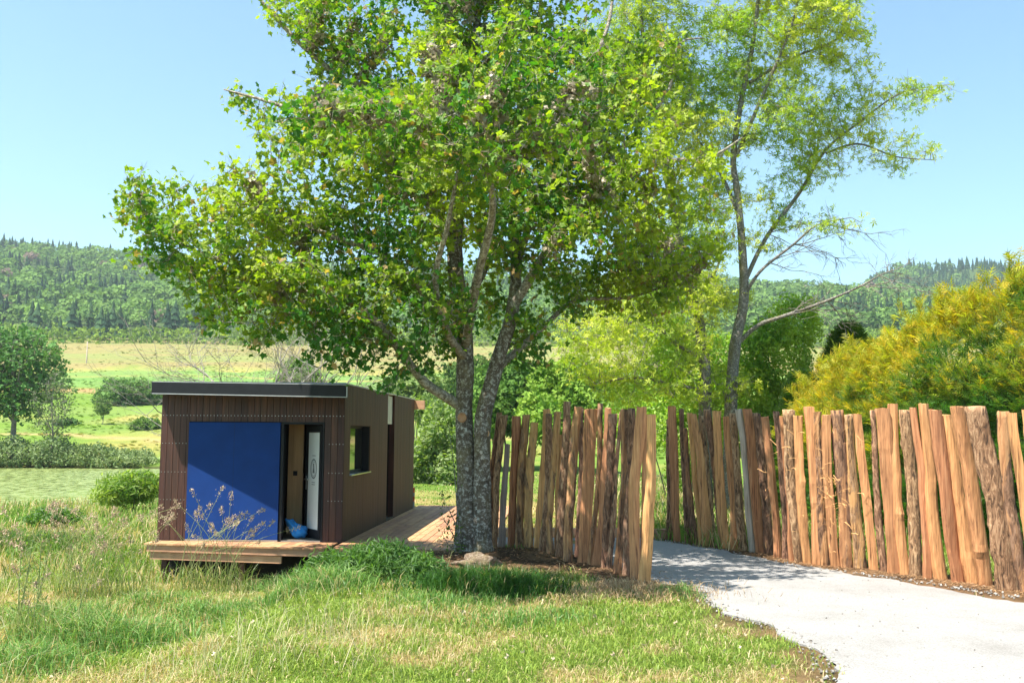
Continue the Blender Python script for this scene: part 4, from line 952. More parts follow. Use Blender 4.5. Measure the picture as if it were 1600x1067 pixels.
def conifer_bush(px, D, ztop, rx, label, ca, cb, seed, n=11000):
    r = np.random.default_rng(seed); c = at(px, 677, D); c = np.array((c.x, c.y, 0)); root = empty('conifer', c, label, 'conifer')
    h = r.random(n) ** 1.1; th = r.random(n) * 2 * np.pi; R_ = rx * (1 - h) ** .6 * (.75 + .3 * r.random(n)) * (1 + .35 * (fbm(th * 2, h * 9 + seed, 3) - .5) * 2)
    P = np.stack([c[0] + R_ * np.cos(th), c[1] + R_ * np.sin(th), h * ztop], 1)
    NR = np.stack([np.cos(th), np.sin(th), .35 + h], 1); X = NR + r.normal(size=(n, 3)) * .4; X /= np.linalg.norm(X, axis=1)[:, None]
    Z = r.normal(size=(n, 3)) * .5 + np.array([0, 0, .8]); Z -= X * (Z * X).sum(1)[:, None]; Z /= np.linalg.norm(Z, axis=1)[:, None]; Y = np.cross(Z, X)
    V, F_, cc = leaves(P, .16 + .2 * r.random(n), SPRAY, colmix(n, ca, cb, r), 0, r, (X, Y, Z)); tag(mk('foliage', V, F_, M['leaf'], root, False, cc), kind='stuff')
    V, F_ = tube([tuple(c), tuple(c + np.array([0, 0, ztop * .9]))], [.12, .02], 7); mk('trunk', V, F_, M['tbark2'], root, True)
    # dark inner twigs
    V, F_ = tube([tuple(c), tuple(c + np.array([0, 0, ztop * .4])), tuple(c + np.array([0, 0, ztop * .8]))], [rx * .6, rx * .45, .05], 9, .2); m = bpy.data.materials.get('inner_twigs'); mk('inner_twigs', V, F_, m, root)
conifer_bush(1256, 24.5, 3.5, 1.1, 'dark green conifer between the tall maple and the golden hedge', (.025, .06, .012), (.06, .13, .02), 3)
conifer_bush(1330, 26.5, 5.0, 1.6, 'mid green conifer rising just behind the left end of the golden hedge', (.04, .10, .015), (.15, .22, .025), 4)
bush('leafy_shrub', 'tall light green shrub right of the bare maple trunk', 'shrub', [B3(1215, 570, 27, 62, 60, 1.0), B3(1245, 500, 27, 45, 40, .8), B3(1180, 610, 27, 40, 60, .8), B3(1205, 680, 27, 70, 60, 1.0), B3(1190, 530, 27, 28, 30, .6)], 17000, OVAL, .11, (.16, .30, .035), (.42, .50, .07), rb, zb=0)

# bushes on the slope between trunk and fences and behind
back = [('dense_shrub', 'grey green willow bush between the cabin end and the maple trunk', [B3(690, 690, 45, 40, 50, 2), B3(670, 640, 47, 28, 28, 1.5), B3(660, 730, 44, 35, 40, 1.2), B3(705, 745, 43, 30, 35, 1.2)], 9000, .22, (.10, .16, .05), (.27, .34, .12)),
        ('dense_shrub', 'rounded dark shrub showing above the left fence beside the trunk', [B3(800, 600, 70, 60, 45, 3), B3(770, 640, 68, 50, 40, 3), B3(850, 640, 68, 50, 40, 3)], 7000, .32, (.06, .13, .03), (.14, .24, .05)),
        ('dense_shrub', 'broad bright green shrub above the middle of the left fence', [B3(900, 605, 62, 70, 38, 3.5), B3(940, 640, 60, 60, 40, 3), B3(860, 650, 60, 50, 35, 3)], 7000, .30, (.10, .20, .03), (.24, .35, .06)),
        ('dense_shrub', 'light green shrub behind the gap end of the left fence', [B3(985, 655, 50, 50, 30, 2.5), B3(1030, 610, 52, 45, 35, 2.5)], 5000, .25, (.12, .22, .03), (.28, .38, .06)),
        ('dense_shrub', 'yellowish green shrub low behind the posts left of the bare maple', [B3(1110, 690, 34, 40, 45, 1.5), B3(1080, 720, 34, 35, 40, 1.5)], 4500, .16, (.12, .20, .03), (.30, .36, .06)),
        ('dense_shrub', 'bright leafy thicket seen between the two slender maple trunks and behind them', [B3(1075, 620, 31, 50, 40, 1.2), B3(1020, 660, 31, 60, 35, 1.2), B3(1125, 640, 31, 40, 45, 1.0), B3(1060, 545, 31, 38, 40, .9), B3(1120, 560, 31, 26, 40, .8)], 12000, .13, (.12, .25, .03), (.34, .46, .07)),
        ('dense_shrub', 'pale bush on the far slope directly above the cabin end', [B3(650, 610, 95, 40, 28, 4), B3(610, 630, 92, 30, 22, 3)], 4500, .4, (.12, .19, .06), (.26, .32, .12)),
        ('dense_shrub', 'dark green bush on the slope right of the trunk', [B3(700, 620, 120, 50, 28, 5), B3(740, 590, 125, 50, 30, 5)], 4000, .5, (.06, .12, .03), (.15, .22, .06)),
        ('dense_shrub', 'low green bush beyond the corner of the cabin roof', [B3(470, 590, 75, 32, 22, 3)], 2200, .34, (.10, .2, .04), (.22, .33, .07)),
        ('meadow_bush', 'large dark bush on the meadow left of the cabin roof', [B3(205, 616, 182, 42, 22, 7), B3(172, 622, 182, 20, 14, 4), B3(240, 620, 182, 24, 16, 4)], 6000, .48, (.08, .16, .05), (.20, .31, .09)),
        ('meadow_bush', 'small round bush low beside the cabin wall on the meadow', [B3(228, 667, 130, 17, 11, 3)], 900, .5, (.08, .15, .04), (.18, .27, .07)),
        ('meadow_bush', 'tiny bush in the meadow left of the young tree', [B3(100, 664, 136, 15, 6, 2)], 500, .5, (.06, .12, .04), (.12, .2, .06)),
        ('bank_shrub', 'grey green willow scrub on the far bank at the left edge', [B3(30, 712, 88, 60, 24, 3), B3(-50, 712, 88, 50, 26, 3), B3(85, 708, 88, 30, 22, 3)], 11000, .27, (.13, .19, .08), (.28, .34, .17)),
        ('bank_shrub', 'grey green willow scrub on the far bank nearest the cabin', [B3(150, 715, 89, 60, 18, 3), B3(205, 718, 89, 35, 15, 3)], 9000, .27, (.14, .20, .08), (.30, .36, .17)),
        ]
for nm, lb, bl, n, sz, ca, cb in back:
    bush(nm, lb, 'bush', bl, n, OVAL if sz < .3 else CLUMP, sz, ca, cb, rb, mat='leaf' if sz < .26 else 'far', group={'dense_shrub': 'bushes on the slope behind the fences', 'meadow_bush': 'bushes on the far meadow', 'bank_shrub': 'willow scrub along the far bank'}[nm])
# reeds before the pond nearest the cabin
bush('reed_bush', 'bright yellow green bush at the near edge of the pond beside the cabin', 'bush', [B3(210, 762, 36, 38, 22, 1), B3(180, 770, 35, 25, 14, .8)], 4500, SLIM, .22, (.14, .24, .04), (.34, .40, .10), rb)
bush('leafy_weeds', 'dark leafy weeds beside the pond left of the cabin', 'weeds', [B3(85, 808, 27, 35, 10, .8)], 1800, OVAL, .12, (.06, .14, .03), (.14, .24, .05), rb)

# left background trees
def simple_tree(name, label, px, D, ybase, ytop, rx, ca, cb, seed, n, size, trunk=.22, blobs=None, cat='tree', group=None, barem=None):
    r = np.random.default_rng(seed); b = at(px, ybase, D); z0 = float(H(b.x, b.y)); top = at(px, ytop, D).z
    st = [([(b.x, b.y, z0 - .3), (b.x + .1, b.y, z0 + (top - z0) * .3), (b.x - .1, b.y, z0 + (top - z0) * .6), (b.x, b.y, z0 + (top - z0) * .9)], [trunk, trunk * .8, trunk * .5, trunk * .15], None)]
    hh = top - z0
    for k in range(6):
        a = r.uniform(0, 6.28); t = r.uniform(.25, .55); p0 = (b.x, b.y, z0 + hh * t); q = (b.x + math.cos(a) * rx * .7, b.y + math.sin(a) * rx * .7, z0 + hh * (t + r.uniform(.15, .35)))
        st.append(([p0, tuple((np.array(p0) + np.array(q)) / 2 + np.array([0, 0, -.1])), q], [trunk * .4, trunk * .3, trunk * .1], 0))
    bl = blobs or [((b.x, b.y, z0 + hh * .62), (rx, rx, hh * .38), 1)]
    v = sum(4.19 * q[1][0] * q[1][1] * q[1][2] for q in bl)
    return grow_tree(name, (b.x, b.y, z0), label, cat, st, bl, n / v, CLUMP if size > .3 else OVAL, 9, size, lambda P, rg_: colmix(len(P), ca, cb, rg_, .2, fbm(P[:, 0] * .6, P[:, 2] * .6, 3) * 1.3 - .2 + (rg_.random(len(P)) - .5) * .3), M['tbark2'], hh * .05, hh * .4, hh * .05, r, .3, hh * .035, twig=.02, iters=30, stem_sides=8, group=group, lmat='far')
simple_tree('ash_tree', 'full leafed dark green tree at the left edge on the far bank', 18, 90, 700, 486, 4.3, (.07, .16, .05), (.17, .31, .10), 5, 1900, .31, .28, [B3(35, 560, 90, 58, 45, 3.5), B3(15, 610, 90, 60, 45, 3.5), B3(-30, 560, 90, 50, 60, 3.5), B3(70, 600, 90, 30, 35, 2)])
simple_tree('young_tree', 'thin half bare grey sapling right of the dark tree on the bank', 80, 88, 692, 575, 2, (.12, .17, .08), (.2, .27, .12), 6, 200, .2, .10)
simple_tree('young_tree', 'small light green sapling alone on the meadow', 160, 138, 664, 618, 1.3, (.14, .23, .07), (.28, .37, .13), 7, 130, .26, .06)
# pale dead trees behind the cabin
def dead_tree(px, D, label, lean, seed, ytop=490, spread=1.0):
    r = random.Random(seed); root = empty('dead_tree', (at(px, 677, D).x, D, 0), label, 'tree', 'dead trees behind the cabin'); mb = MB(); b = at(px, 677, D); z0 = float(H(b.x, b.y)); top = at(px, ytop, D).z
    def rec(p, d, l, rad, lev):
        pts = [p]; dd = d.copy(); 
        for i in range(5):
            dd = (dd + Vector((r.gauss(0, .16), r.gauss(0, .16), r.gauss(.03, .1)))).normalized(); pts.append(pts[-1] + dd * l / 5)
        V, F_ = tube(pts, [rad * (1 - .14 * i) for i in range(6)], 6 if lev < 2 else 4, .1, seed); mb.poly(V, F_)
        if lev < 4:
            for i in range(4 if lev else 6):
                k = r.randint(2, 5) if lev else r.randint(2, 5); nd = (dd + Vector((r.gauss(lean, .75) * spread, r.gauss(0, .6), r.gauss(.25, .4)))).normalized(); rec(pts[k], nd, l * r.uniform(.5, .75), rad * .48, lev + 1)
    h = (top - z0) * .55; rec(Vector((b.x, b.y, z0 - .2)), Vector((lean * .15, 0, 1)).normalized(), h * 1.3, .12, 0); mb.build('branches', M['deadwood'], root, True)
dead_tree(372, 36, 'bleached dead tree leaning left behind the cabin roof', -.5, 3, 480, 1.3)
dead_tree(405, 37, 'bleached dead tree with stiff upright limbs behind the cabin roof', .05, 8, 480, .8)
dead_tree(440, 38, 'thin bleached dead tree bending right behind the cabin roof', .3, 12, 520, 1.0)
# utility pole far out in the meadow
p = at(135, 568, 330); z0 = float(H(p.x, p.y)); up_ = empty('utility_pole', (p.x, p.y, z0), 'thin grey utility pole in the distant tan field', 'pole')
V, F_ = tube([(p.x, p.y, z0 - .5), (p.x, p.y, z0 + 7.5)], [.22, .16], 8); mk('pole', V, F_, M['grey'], up_, True)
MB().hexa(box_w(p.x - .7, p.x + .7, p.y - .06, p.y + .06, z0 + 6.9, z0 + 7.05)).build('crossarm', M['grey'], up_)

# ------------------------------------------------------------------ far woods on the hills
def forest():
    r = np.random.default_rng(77)
    n = 60000; y = np.exp(r.uniform(math.log(432), math.log(1480), n)); t = r.uniform(-.78, .78, n); x = t * y
    # thin the parts hidden behind crowns
    keep = np.ones(n, bool)
    hid = (t > -.34) & (t < .20); keep &= ~(hid & (r.random(n) < .8))
    keep &= ~((y > 980) & (t < .27)); keep &= ~(y > 1330); keep &= ~((np.abs(t) > .58) & (r.random(n) < .55))
    x, y, t = x[keep], y[keep], t[keep]
    dens = np.clip(y / 900, .3, 1); 
    cell = {}
    ok = np.zeros(len(x), bool); 
    for i in range(len(x)):
        s = 6.4 + .0028 * y[i] - 2.2 * (y[i] > 1000); k = (int(x[i] // s), int(y[i] // s), int(s))
        if k not in cell: cell[k] = 1; ok[i] = True
    x, y, t = x[ok], y[ok], t[ok]; z = H(x, y)
    con = fbm(x / 90, y / 90, 3) + (t > .33) * .12 * (y > 900) + .10 * ((y > 820) & (t < 0)) + (r.random(len(x)) - .5) * .25 > .58
    con = con | ((y > 1100) & (r.random(len(x)) < .45))
    Vs, Fs, Cs = [], [], []; base = 0
    def add(V, F_, c):
        nonlocal base
        Vs.append(V); Fs.append(F_ + base); Cs.append(c); base += len(V)
    # broadleaf: clumps over an ellipsoid
    d = ~con; X, Y, Z_ = x[d], y[d], z[d]; m = len(X); edge = Y < 455; hh = r.uniform(8, 14, m) * np.where(edge, .55, 1); rw = hh * r.uniform(.36, .5, m)
    k = 50
    p = r.normal(size=(m, k, 3)); p /= np.linalg.norm(p, axis=2)[..., None]; p[..., 1] = np.where(p[..., 1] > .5, -p[..., 1], p[..., 1]); p[..., 2] = np.where(p[..., 2] < -.3, -p[..., 2], p[..., 2]); p *= r.uniform(.75, 1.08, (m, k, 1))
    P = np.stack([X[:, None] + p[..., 0] * rw[:, None], Y[:, None] + p[..., 1] * rw[:, None], Z_[:, None] + hh[:, None] * (.55 + .45 * p[..., 2])], -1).reshape(-1, 3)
    tc = colmix(m, (.085, .16, .045), (.17, .27, .07), r, .2); tc[edge] *= np.array([1.5, 1.35, 1.0]); brown = r.random(m) < .012; tc[brown] = (.2, .15, .12)
    cc = np.repeat(tc, k, 0) * (1 + (r.random((m * k, 1)) - .5) * .16)
    nr = p.reshape(-1, 3) * .7 + np.array([0, -.1, .4]); nr /= np.linalg.norm(nr, axis=1)[:, None]; fr = rot_frames(len(P), .6, r, nr)
    V, F_, c2 = leaves(P, np.repeat(rw, k) * r.uniform(.26, .5, m * k), PATCH, cc, 0, r, fr); add(V, F_, c2)
    # conifers: jagged stacked cones
    X, Y, Z_ = x[con], y[con], z[con]; m = len(X); hh = r.uniform(8, 18, m) ; rw = hh * r.uniform(.18, .30, m); lay, sd_ = 5, 6
    tv = []; tf = []
    for l in range(lay):
        z0 = .12 + .17 * l; rr_ = 1 - l * .18; b = len(tv)
        tv.append((0, 0, z0 + .26 if l < lay - 1 else 1.0))
        for j in range(sd_): a = 2 * math.pi * (j + .5 * (l % 2)) / sd_; q = rr_ * (1 if j % 2 else .72); tv.append((math.cos(a) * q, math.sin(a) * q, z0 - .04 * (j % 2)))
        for j in range(sd_): tf.append((b, b + 1 + j, b + 1 + (j + 1) % sd_))
    tv = np.array(tv); tf = np.array(tf); a = r.uniform(0, 6.28, m); ca, sa = np.cos(a)[:, None], np.sin(a)[:, None]
    jit = r.uniform(.8, 1.2, (m, len(tv)))
    V = np.stack([X[:, None] + rw[:, None] * jit * (tv[:, 0] * ca - tv[:, 1] * sa), Y[:, None] + rw[:, None] * jit * (tv[:, 0] * sa + tv[:, 1] * ca), Z_[:, None] + hh[:, None] * tv[:, 2]], -1).reshape(-1, 3)
    F_ = (tf[None] + (np.arange(m) * len(tv))[:, None, None]).reshape(-1, 3)
    cc = np.repeat(colmix(m, (.03, .065, .035), (.065, .12, .05), r, .2), len(tv), 0); add(V, F_, cc)
    o = mk('far_woods', np.vstack(Vs), np.vstack(Fs), M['far'], None, False, np.vstack(Cs)); tag(o, 'mixed woods of broadleaves and dark spruces covering the hills', 'woods', None, 'stuff')
    print('forest trees', len(x), 'tris', len(o.data.polygons))
forest()
# lighter hedge belt along the top of the fields
def belt():
    r = np.random.default_rng(5); m = 5200; x = r.uniform(-300, 260, m); y = 418 + r.normal(size=m) * 5 + fbm(x / 40, x * 0, 2) * 8; z = H(x, y) + r.random(m) ** 1.3 * 6.5
    V, F_, c = leaves(np.stack([x, y, z], 1), r.uniform(.8, 1.9, m), CLUMP, colmix(m, (.10, .18, .03), (.22, .30, .05), r, .2, fbm(x / 14, z / 5, 3) * 1.2 - .1), .4, r)
    tag(mk('field_hedge', V, F_, M['far'], None, False, c), 'bright green scrub belt between the tan field and the woods', 'hedge', None, 'stuff')
belt()

# ------------------------------------------------------------------ air
def haze():
    m = bpy.data.materials.new('haze'); m.use_nodes = True; n = m.node_tree; n.nodes.clear(); o = n.nodes.new('ShaderNodeOutputMaterial'); v = n.nodes.new('ShaderNodeVolumePrincipled')
    v.inputs['Color'].default_value = (.80, .90, 1, 1); v.inputs['Density'].default_value = .00018; v.inputs['Anisotropy'].default_value = .3; n.links.new(v.outputs[0], o.inputs['Volume'])
    tag(MB().hexa(box_w(-2900, 2900, -60, 2700, -6, 420)).build('haze', m), 'thin summer haze over the valley', None, None, 'stuff')
haze()

# ------------------------------------------------------------------ grass
def blades(P, h, wd, lean, col, rng, name, label, cat, mat='grass', parent=None):
    n = len(P); a = rng.random(n) * 2 * np.pi; d = np.stack([np.cos(a), np.sin(a), np.zeros(n)], 1); b = rng.random(n) * 2 * np.pi; s = np.stack([np.cos(b), np.sin(b), np.zeros(n)], 1) * wd[:, None]
    l = (lean * h)[:, None]; up = np.array([0, 0, 1.])[None] * h[:, None]
    mid = P + up * .6 + d * l * .35; tip = P + up * (1 - .35 * np.minimum(lean, 1.2))[:, None] + d * l
    V = np.stack([P - s, P + s, mid + s * .8, mid - s * .8, tip], 1).reshape(-1, 3); k = np.arange(n)[:, None] * 5
    F_ = np.concatenate([k + np.array([0, 1, 2]), k + np.array([0, 2, 3]), k + np.array([3, 2, 4])], 0)
    cc = np.repeat(col, 5, 0)
    o = mk(name, V, F_, M[mat], parent, False, cc); tag(o, label, cat, None, 'stuff'); return o
def in_built(x, y):
    v, u = cabframe(x, y); k = inpoly(x, y, PATH) | ((v > -3.5) & (v < 2.68) & (u > -.02) & (u < 9.4)) | ((v > 0) & (v < 2.68) & (u > -1.0) & (u < 0.1)) | ((v > -3.5) & (v < 0) & (u > -.5 - (v + 3.47) / 3.47 * .5) & (u < .1)); return k
def grass_cols(x, y, rng, dryb=0, ga=(.15, .25, .035), gb=(.36, .44, .09), da=(.40, .31, .14), db=(.68, .54, .33)):
    n = len(x); n1 = fbm(x * .55, y * .55, 4); n2 = fbm(x * 2.3 + 4, y * 2.3, 3); t = sm((n1 * .6 + n2 * .4 - .35 + dryb) / .2)
    dry = rng.random(n) < .06 + t * .62; c = colmix(n, ga, gb, rng, .2); c[dry] = colmix(int(dry.sum()), da, db, rng, .15); return c, t
def lawn():
    r = np.random.default_rng(101)
    n = 270000; y = 5.2 * (24 / 5.2) ** r.random(n); x = (r.random(n) * 1.32 - .72) * (y + .6); keep = ~in_built(x + r.normal(size=n) * .05 * (x > -1), y + r.normal(size=n) * .05 * (x > -1)) & ~((cabframe(x, y)[0] > -3.5) & (cabframe(x, y)[0] < 2.7) & (cabframe(x, y)[1] > -1.05))
    c, s = ground_colour(x, y); keep &= r.random(n) > s * 1.03
    # bare shaded strip beside the cabin is thinner
    x, y = x[keep], y[keep]; y_ = y; n = len(x); c, t = grass_cols(x, y, r)
    left = sm((-x - 1.2) / 2.5); cl = fbm(x * 1.1 + 3, y * 1.1, 3); tall = .035 + .045 * r.random(n) + left * .04 * sm((cl - .42) / .22) * (.5 + r.random(n)) + .07 * sm((cl - .5) / .2) * r.random(n)
    P = np.stack([x, y, H(x, y) - .015], 1)
    blades(P, tall * (1 + .3 * r.random(n)), (.0022 + .00022 * y) * (.7 + .6 * r.random(n)), .25 + 1.1 * r.random(n), c, r, 'lawn_grass', 'uneven sunlit lawn with green and straw coloured grass', 'grass')
    # denser turf behind fences, in front of hedge and beyond cabin
    n = 60000; y = 17 * (60 / 17) ** r.random(n); x = (r.random(n) * 1.35 - .68) * y; keep = ~in_built(x, y) & (H(x, y) > WATER - .03)
    x, y = x[keep], y[keep]; n = len(x); c, t = grass_cols(x, y, r, -.04, (.10, .20, .03), (.22, .34, .06)); lf = (x < -5) | (x > 1.5)
    blades(np.stack([x, y, H(x, y) - .02], 1), np.where(lf, .18 + .35 * r.random(n), .05 + .06 * r.random(n)), (.004 + .0003 * y) * np.ones(n), .2 + .8 * r.random(n), c, r, 'meadow_grass', 'longer rough grass behind the fences and down to the pond', 'grass')
lawn()
def clump(px, py, D, rad, hgt, n, label, rng, ga=(.08, .21, .04), gb=(.26, .40, .12), dry=.16, name='grass_clump', wd=.0055, z=None, lean=1.0):
    c = at(px, py, D); x = c.x + rng.normal(size=n) * rad[0]; y = c.y + rng.normal(size=n) * rad[1]
    k = ~in_built(x, y); x, y = x[k], y[k]; n = len(x); col = colmix(n, ga, gb, rng); dr = rng.random(n) < dry; col[dr] = colmix(int(dr.sum()), (.36, .28, .12), (.55, .46, .25), rng)
    f = np.exp(-(((x - c.x) / rad[0]) ** 2 + ((y - c.y) / rad[1]) ** 2) * .3)
    return blades(np.stack([x, y, H(x, y) - .02], 1), 1.15 * 1.12 * hgt * (.35 + .75 * rng.random(n)) * (.5 + .5 * f), np.full(n, wd) * (.6 + .8 * rng.random(n)), .15 + lean * rng.random(n), col, rng, name, label, 'grass')
rc = np.random.default_rng(55)
def wild_stems():
    r = np.random.default_rng(66); n = 5200; y = 7 * (20 / 7) ** r.random(n); x = -(.02 + .55 * r.random(n) ** .8) * y - .6; k = (fbm(x * .8 + 7, y * .8, 3) > .47) & ~in_built(x, y); x, y = x[k], y[k]; n = len(x)
    blades(np.stack([x, y, H(x, y) - .02], 1), (.16 + .36 * r.random(n) ** 1.6), .0022 + .0016 * r.random(n), .15 + 1.0 * r.random(n), colmix(n, (.30, .36, .13), (.66, .56, .38), r), r, 'wild_grass', 'taller pale stems standing among the grass on the left', 'grass')
    n = 16000; y = 90 * (400 / 90) ** r.random(n); x = (r.random(n) * 1.3 - .62) * y; k = fbm(x / 30, y / 30, 3) > .42; x, y = x[k], y[k]; n = len(x); P = np.stack([x, y, H(x, y) + .05], 1)
    V, F_, c = leaves(P, (.25 + .5 * r.random(n)) * (.7 + y / 300), PATCH, ground_colour(x, y)[0] * (.75 + .5 * r.random((n, 1))), .75, r)
    tag(mk('field_grass', V, F_, M['far'], None, False, c), 'rough tussocks scattered over the distant fields', 'grass', None, 'stuff')
wild_stems()
def gd(py, z): return gnd(800, py, z).y
for (px, py, rad, hg, n, lb) in ((160, 1000, (.5, .35), .42, 2600, 'largest green grass tussock in the left foreground'), (100, 960, (.4, .3), .36, 1500, 'grass tussock behind the largest one at the far left'), (330, 950, (.45, .3), .26, 1500, 'spread tussock below the deck corner'),
                                 (490, 960, (.45, .25), .34, 2200, 'bright tussock in front of the leafy weeds'), (455, 905, (.4, .25), .34, 1500, 'fresh green tussock against the right end of the front deck'), (30, 1040, (.4, .3), .34, 1500, 'grass tussock in the bottom left corner'),
                                 (240, 930, (.4, .3), .25, 1000, 'low tussock left of the tall seeding grass'), (700, 985, (.5, .3), .16, 1000, 'faint tussock in the middle of the lawn'), (1090, 965, (.4, .2), .17, 1300, 'bright low tussock at the path edge'), (820, 1010, (.5, .25), .17, 900, 'low tussock in the lower middle lawn'), (60, 830, (.9, .5), .4, 1500, 'rough grass beside the pond path at the left')):
    D = gd(py, -.3); clump(px, py, D, rad, hg, n, lb, rc)
clump(765, 915, gd(925, 0), (.42, .26), .34, 6000, 'grass tuft below the maple, shade put into its dark green', rc, (.025, .085, .015), (.065, .16, .025), .03)  # blade greens darkened to stand for shade under the crown
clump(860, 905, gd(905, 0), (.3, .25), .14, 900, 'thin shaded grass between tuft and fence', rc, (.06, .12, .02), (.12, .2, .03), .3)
# leafy weeds heap between lawn and deck
bush('nettle_patch', 'rounded heap of leafy weeds in front of the deck, greens darkened as shade', 'weeds', [B3(575, 903, 13.3, 95, 38, .5), B3(650, 912, 13.2, 45, 32, .4), B3(505, 905, 13.4, 50, 28, .4), B3(600, 890, 13.5, 60, 34, .4)], 22000, SLIM, .085, (.035, .10, .025), (.14, .25, .06), rb, shell=.4, bark='tbark2')  # leaf colours lowered to paint in the tree's shade
# tall seeding grasses
def seeding(px0, px1, yb, D, n, tops, label, seed, bend=.25, group=None):
    r = random.Random(seed); base = at((px0 + px1) / 2, yb, D); z0 = float(H(base.x, base.y)); root = empty('seeding_grass', (base.x, base.y, z0), label, 'grass plant', group)
    st = MB(); hv, rn = [], np.random.default_rng(seed)
    for i in range(n):
        p = at(r.uniform(px0, px1), yb, D + r.uniform(-.25, .25)); p.z = float(H(p.x, p.y)) - .03
        if tops and i < len(tops): tx, ty = tops[i]
        else: tx, ty = r.uniform(px0 - 30, px1 + 40), r.uniform(780, 850)
        q = at(tx, ty, D + r.uniform(-.2, .2)); mid = p * .5 + q * .5 + Vector(((q.x - p.x) * -.22, 0, .16 * abs(q.x - p.x))); pts, rr_ = resample([tuple(p), tuple(mid), tuple(q)], [.0045, .0038, .0022], .06); V, F_ = tube(pts, rr_, 3); st.poly(V, F_)
        L = len(pts); m = 46; ii = [min(L - 1, int(L - 1 - abs(r.gauss(0, .13 * L * .5)))) for _ in range(m)]
        for j, k in enumerate(ii):
            hv.append(np.array(pts[k]) + rn.normal(size=3) * .014 * (1 + (L - 1 - k) * .25))
    st.build('stalks', M['stalk'], root, True); hv = np.array(hv)
    X = rn.normal(size=hv.shape) * .35 + np.array([.35, 0, .8]); X /= np.linalg.norm(X, axis=1)[:, None]; Z = rn.normal(size=hv.shape); Z -= X * (Z * X).sum(1)[:, None]; Z /= np.linalg.norm(Z, axis=1)[:, None]
    V, F_, c = leaves(hv, .014 + .02 * rn.random(len(hv)), OVAL, colmix(len(hv), (.36, .25, .17), (.66, .5, .36), rn), 0, rn, (X, np.cross(Z, X), Z)); tag(mk('seed_heads', V, F_, M['dry'], root, False, c), kind='stuff')
    m = 320; x = np.array([r.uniform(px0 - 5, px1 + 5) for _ in range(m)]); PP = np.array([tuple(at(a, yb, D + r.uniform(-.3, .3))) for a in x]); PP[:, 2] = H(PP[:, 0], PP[:, 1]) - .03
    blades(PP, .25 + .4 * rn.random(m), np.full(m, .004), .2 + .6 * rn.random(m), colmix(m, (.12, .22, .04), (.34, .36, .12), rn), rn, 'blades', None, None, parent=root)
M['stalk'] = plain('green_stalk', (.24, .27, .09), .7)
T1 = [(298, 762), (271, 781), (350, 758), (362, 766), (313, 790), (330, 785), (388, 798), (372, 812), (430, 812), (415, 815), (470, 823), (310, 802), (345, 790), (240, 798), (252, 803), (292, 818), (335, 830), (363, 808), (300, 835), (395, 805)]
seeding(275, 385, 893, 15.4, 34, T1, 'tall grass with pink brown seed heads standing before the blue panel', 5)
T2 = [(95, 785), (120, 790), (152, 822), (180, 830), (60, 845), (110, 850), (210, 845), (225, 860), (140, 860), (165, 848)]
seeding(90, 240, 905, 14.6, 46, T2, 'dry seeding grass leaning left of the cabin corner', 6)
T3 = [(55, 905), (20, 880), (35, 940), (80, 890), (120, 880), (160, 905)]
seeding(20, 160, 985, 11.0, 16, T3, 'thin seeding stalks in the left foreground', 7)
def weed(px, yb, D, ytop, label, seed):
    rn = np.random.default_rng(seed); b = at(px, yb, D); z0 = float(H(b.x, b.y)); t = at(px + 6, ytop, D); shoots('thistle', (b.x, b.y, z0), label, 'weed', [[(b.x, b.y, z0), tuple((b + t) / 2), tuple(t)], [(b.x, b.y, z0 + .1), tuple((b * .4 + t * .6) + Vector((.1, 0, .0))), tuple(t + Vector((.13, 0, -.08)))]], SLIM, .07, 60, (.12, .2, .06), (.28, .34, .13), rn, M['stalk'], .045)
weed(28, 960, 11.6, 835, 'tall leafy thistle at the left edge', 3); weed(60, 905, 13.5, 840, 'smaller thistle right of the tall one', 4)

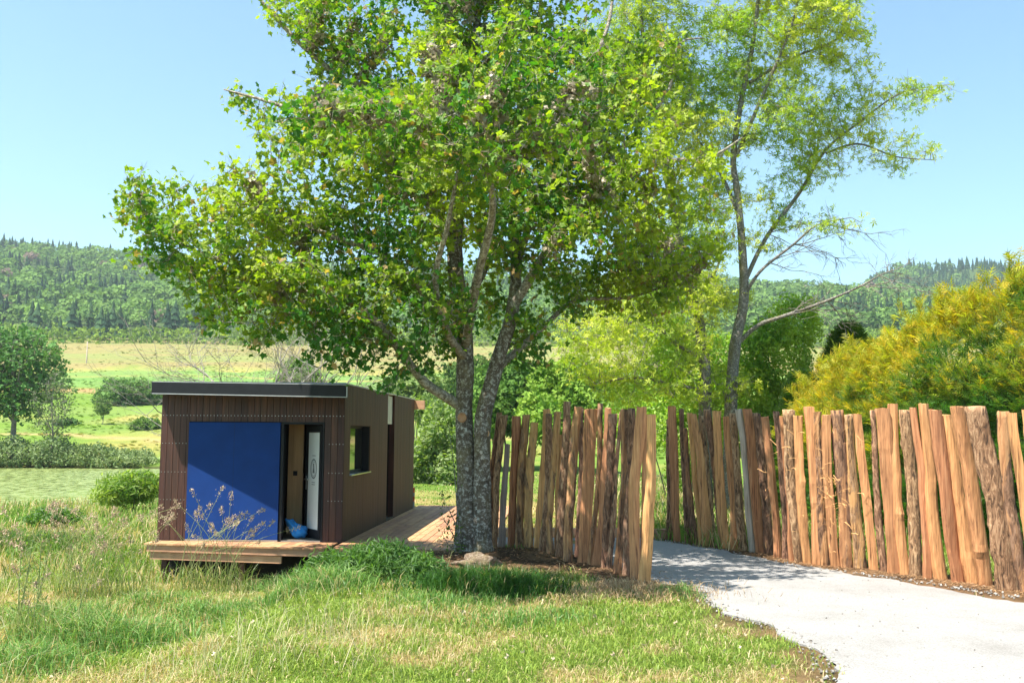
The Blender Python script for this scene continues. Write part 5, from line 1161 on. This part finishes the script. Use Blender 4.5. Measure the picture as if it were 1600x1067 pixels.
# loose litter: chips, dry straw, pebbles
def litter():
    r = np.random.default_rng(3)
    n = 9000; k = r.random(n); P = []
    for F_, cnt, wd in ((FL, 2600, .42), (FR, 3800, .2)):
        i = r.integers(0, len(F_) - 1, cnt); t = r.random((cnt, 1)); q = F_[i] * (1 - t) + F_[i + 1] * t; q = q + r.normal(size=q.shape) * wd * np.array([[.8, .8]]); P.append(q)
    q = np.stack([-.55 + r.normal(size=1500) * 1.1, 15.4 + r.normal(size=1500) * .7], 1); P.append(q)
    P = np.vstack(P); z = np.where(inpoly(P[:, 0], P[:, 1], PATH), .014, H(P[:, 0], P[:, 1]) + .005); Q = np.column_stack([P, z])
    V, F2, c = leaves(Q, .02 + .05 * r.random(len(Q)) ** 2, SLIM, colmix(len(Q), (.16, .09, .05), (.48, .30, .16), r), .75, r); tag(mk('wood_chips', V, F2, M['dry'], None, False, c), 'brown chips and bark crumbs scattered along the foot of the fences', 'wood chips', None, 'stuff')
    # straw heap by the end post of the left fence
    c0 = gnd(980, 925); n = 2600; P = np.stack([c0.x + r.normal(size=n) * .55, c0.y + r.normal(size=n) * .35, np.zeros(n)], 1); P[:, 2] = .0 + .10 * np.exp(-((P[:, 0] - c0.x) ** 2 * 4 + (P[:, 1] - c0.y) ** 2 * 8)) * r.random(n)
    blades(P, .05 + .10 * r.random(n), .0025 + .002 * r.random(n), .6 + 1.2 * r.random(n), colmix(n, (.36, .22, .11), (.62, .45, .26), r), r, 'dry_straw', 'heap of dry brown straw round the end post of the left fence', 'straw', 'dry')
    # pebbles at path edges
    E = densify(PATHP[:14] + PATHP[:14][::-1], .05, .02); n = 700; i = r.integers(0, len(E), n); q = E[i] + r.normal(size=(n, 2)) * .09; n2 = 500; i2 = r.integers(0, len(FR) - 1, n2); t = r.random((n2, 1)); q2 = FR[i2] * (1 - t) + FR[i2 + 1] * t + np.array([-.3, -.1]) + r.normal(size=(n2, 2)) * .08
    q = np.vstack([q, q2]); n = len(q); s = .006 + .022 * r.random(n) ** 2
    ov = np.array([(1, 0, 0), (-1, 0, 0), (0, 1, 0), (0, -1, 0), (0, 0, .7), (0, 0, -.7)]); of = np.array([(0, 2, 4), (2, 1, 4), (1, 3, 4), (3, 0, 4), (2, 0, 5), (1, 2, 5), (3, 1, 5), (0, 3, 5)])
    Q = np.column_stack([q, np.full(n, .004)]); V, F2, c = leaves(Q, s, (ov, of), colmix(n, (.22, .19, .16), (.42, .40, .37), r), .3, r)
    tag(mk('pebbles', V, F2, M['dry'], None, False, c), 'small pale stones scattered along the ragged path edge', 'stones', None, 'stuff')
    # stones, twigs and leaf litter lying on the path itself
    n = 1500; y = 7 + 12 * r.random(n); x = -.2 + 9 * r.random(n); k = inpoly(x, y, PATH); x, y = x[k], y[k]; n = len(x)
    V, F2, c = leaves(np.column_stack([x, y, np.full(n, .008)]), .003 + .012 * r.random(n) ** 3, (ov, of), colmix(n, (.12, .10, .08), (.40, .38, .35), r), .3, r)
    tag(mk('path_stones', V, F2, M['dry'], None, False, c), 'loose small stones lying on the pale path', 'stones', None, 'stuff')
    # curled dead leaves and pale tufts on the lawn
    n = 260; y = 6.5 + 7 * r.random(n); x = (r.random(n) * 1.2 - .6) * y; k = ~in_built(x, y); x, y = x[k], y[k]; V, F2, c = leaves(np.column_stack([x, y, H(x, y) + .04]), .02 + .03 * r.random(len(x)), CLUMP, colmix(len(x), (.38, .28, .17), (.62, .52, .38), r), .4, r)
    tag(mk('dead_leaves', V, F2, M['dry'], None, False, c), 'pale dead leaves scattered over the lawn', 'leaves', None, 'stuff')
litter()
print('TOTAL tris', sum(len(o.data.polygons) * (2 if len(o.data.polygons) and len(o.data.polygons[0].vertices) == 4 else 1) for o in bpy.data.objects if o.type == 'MESH'))
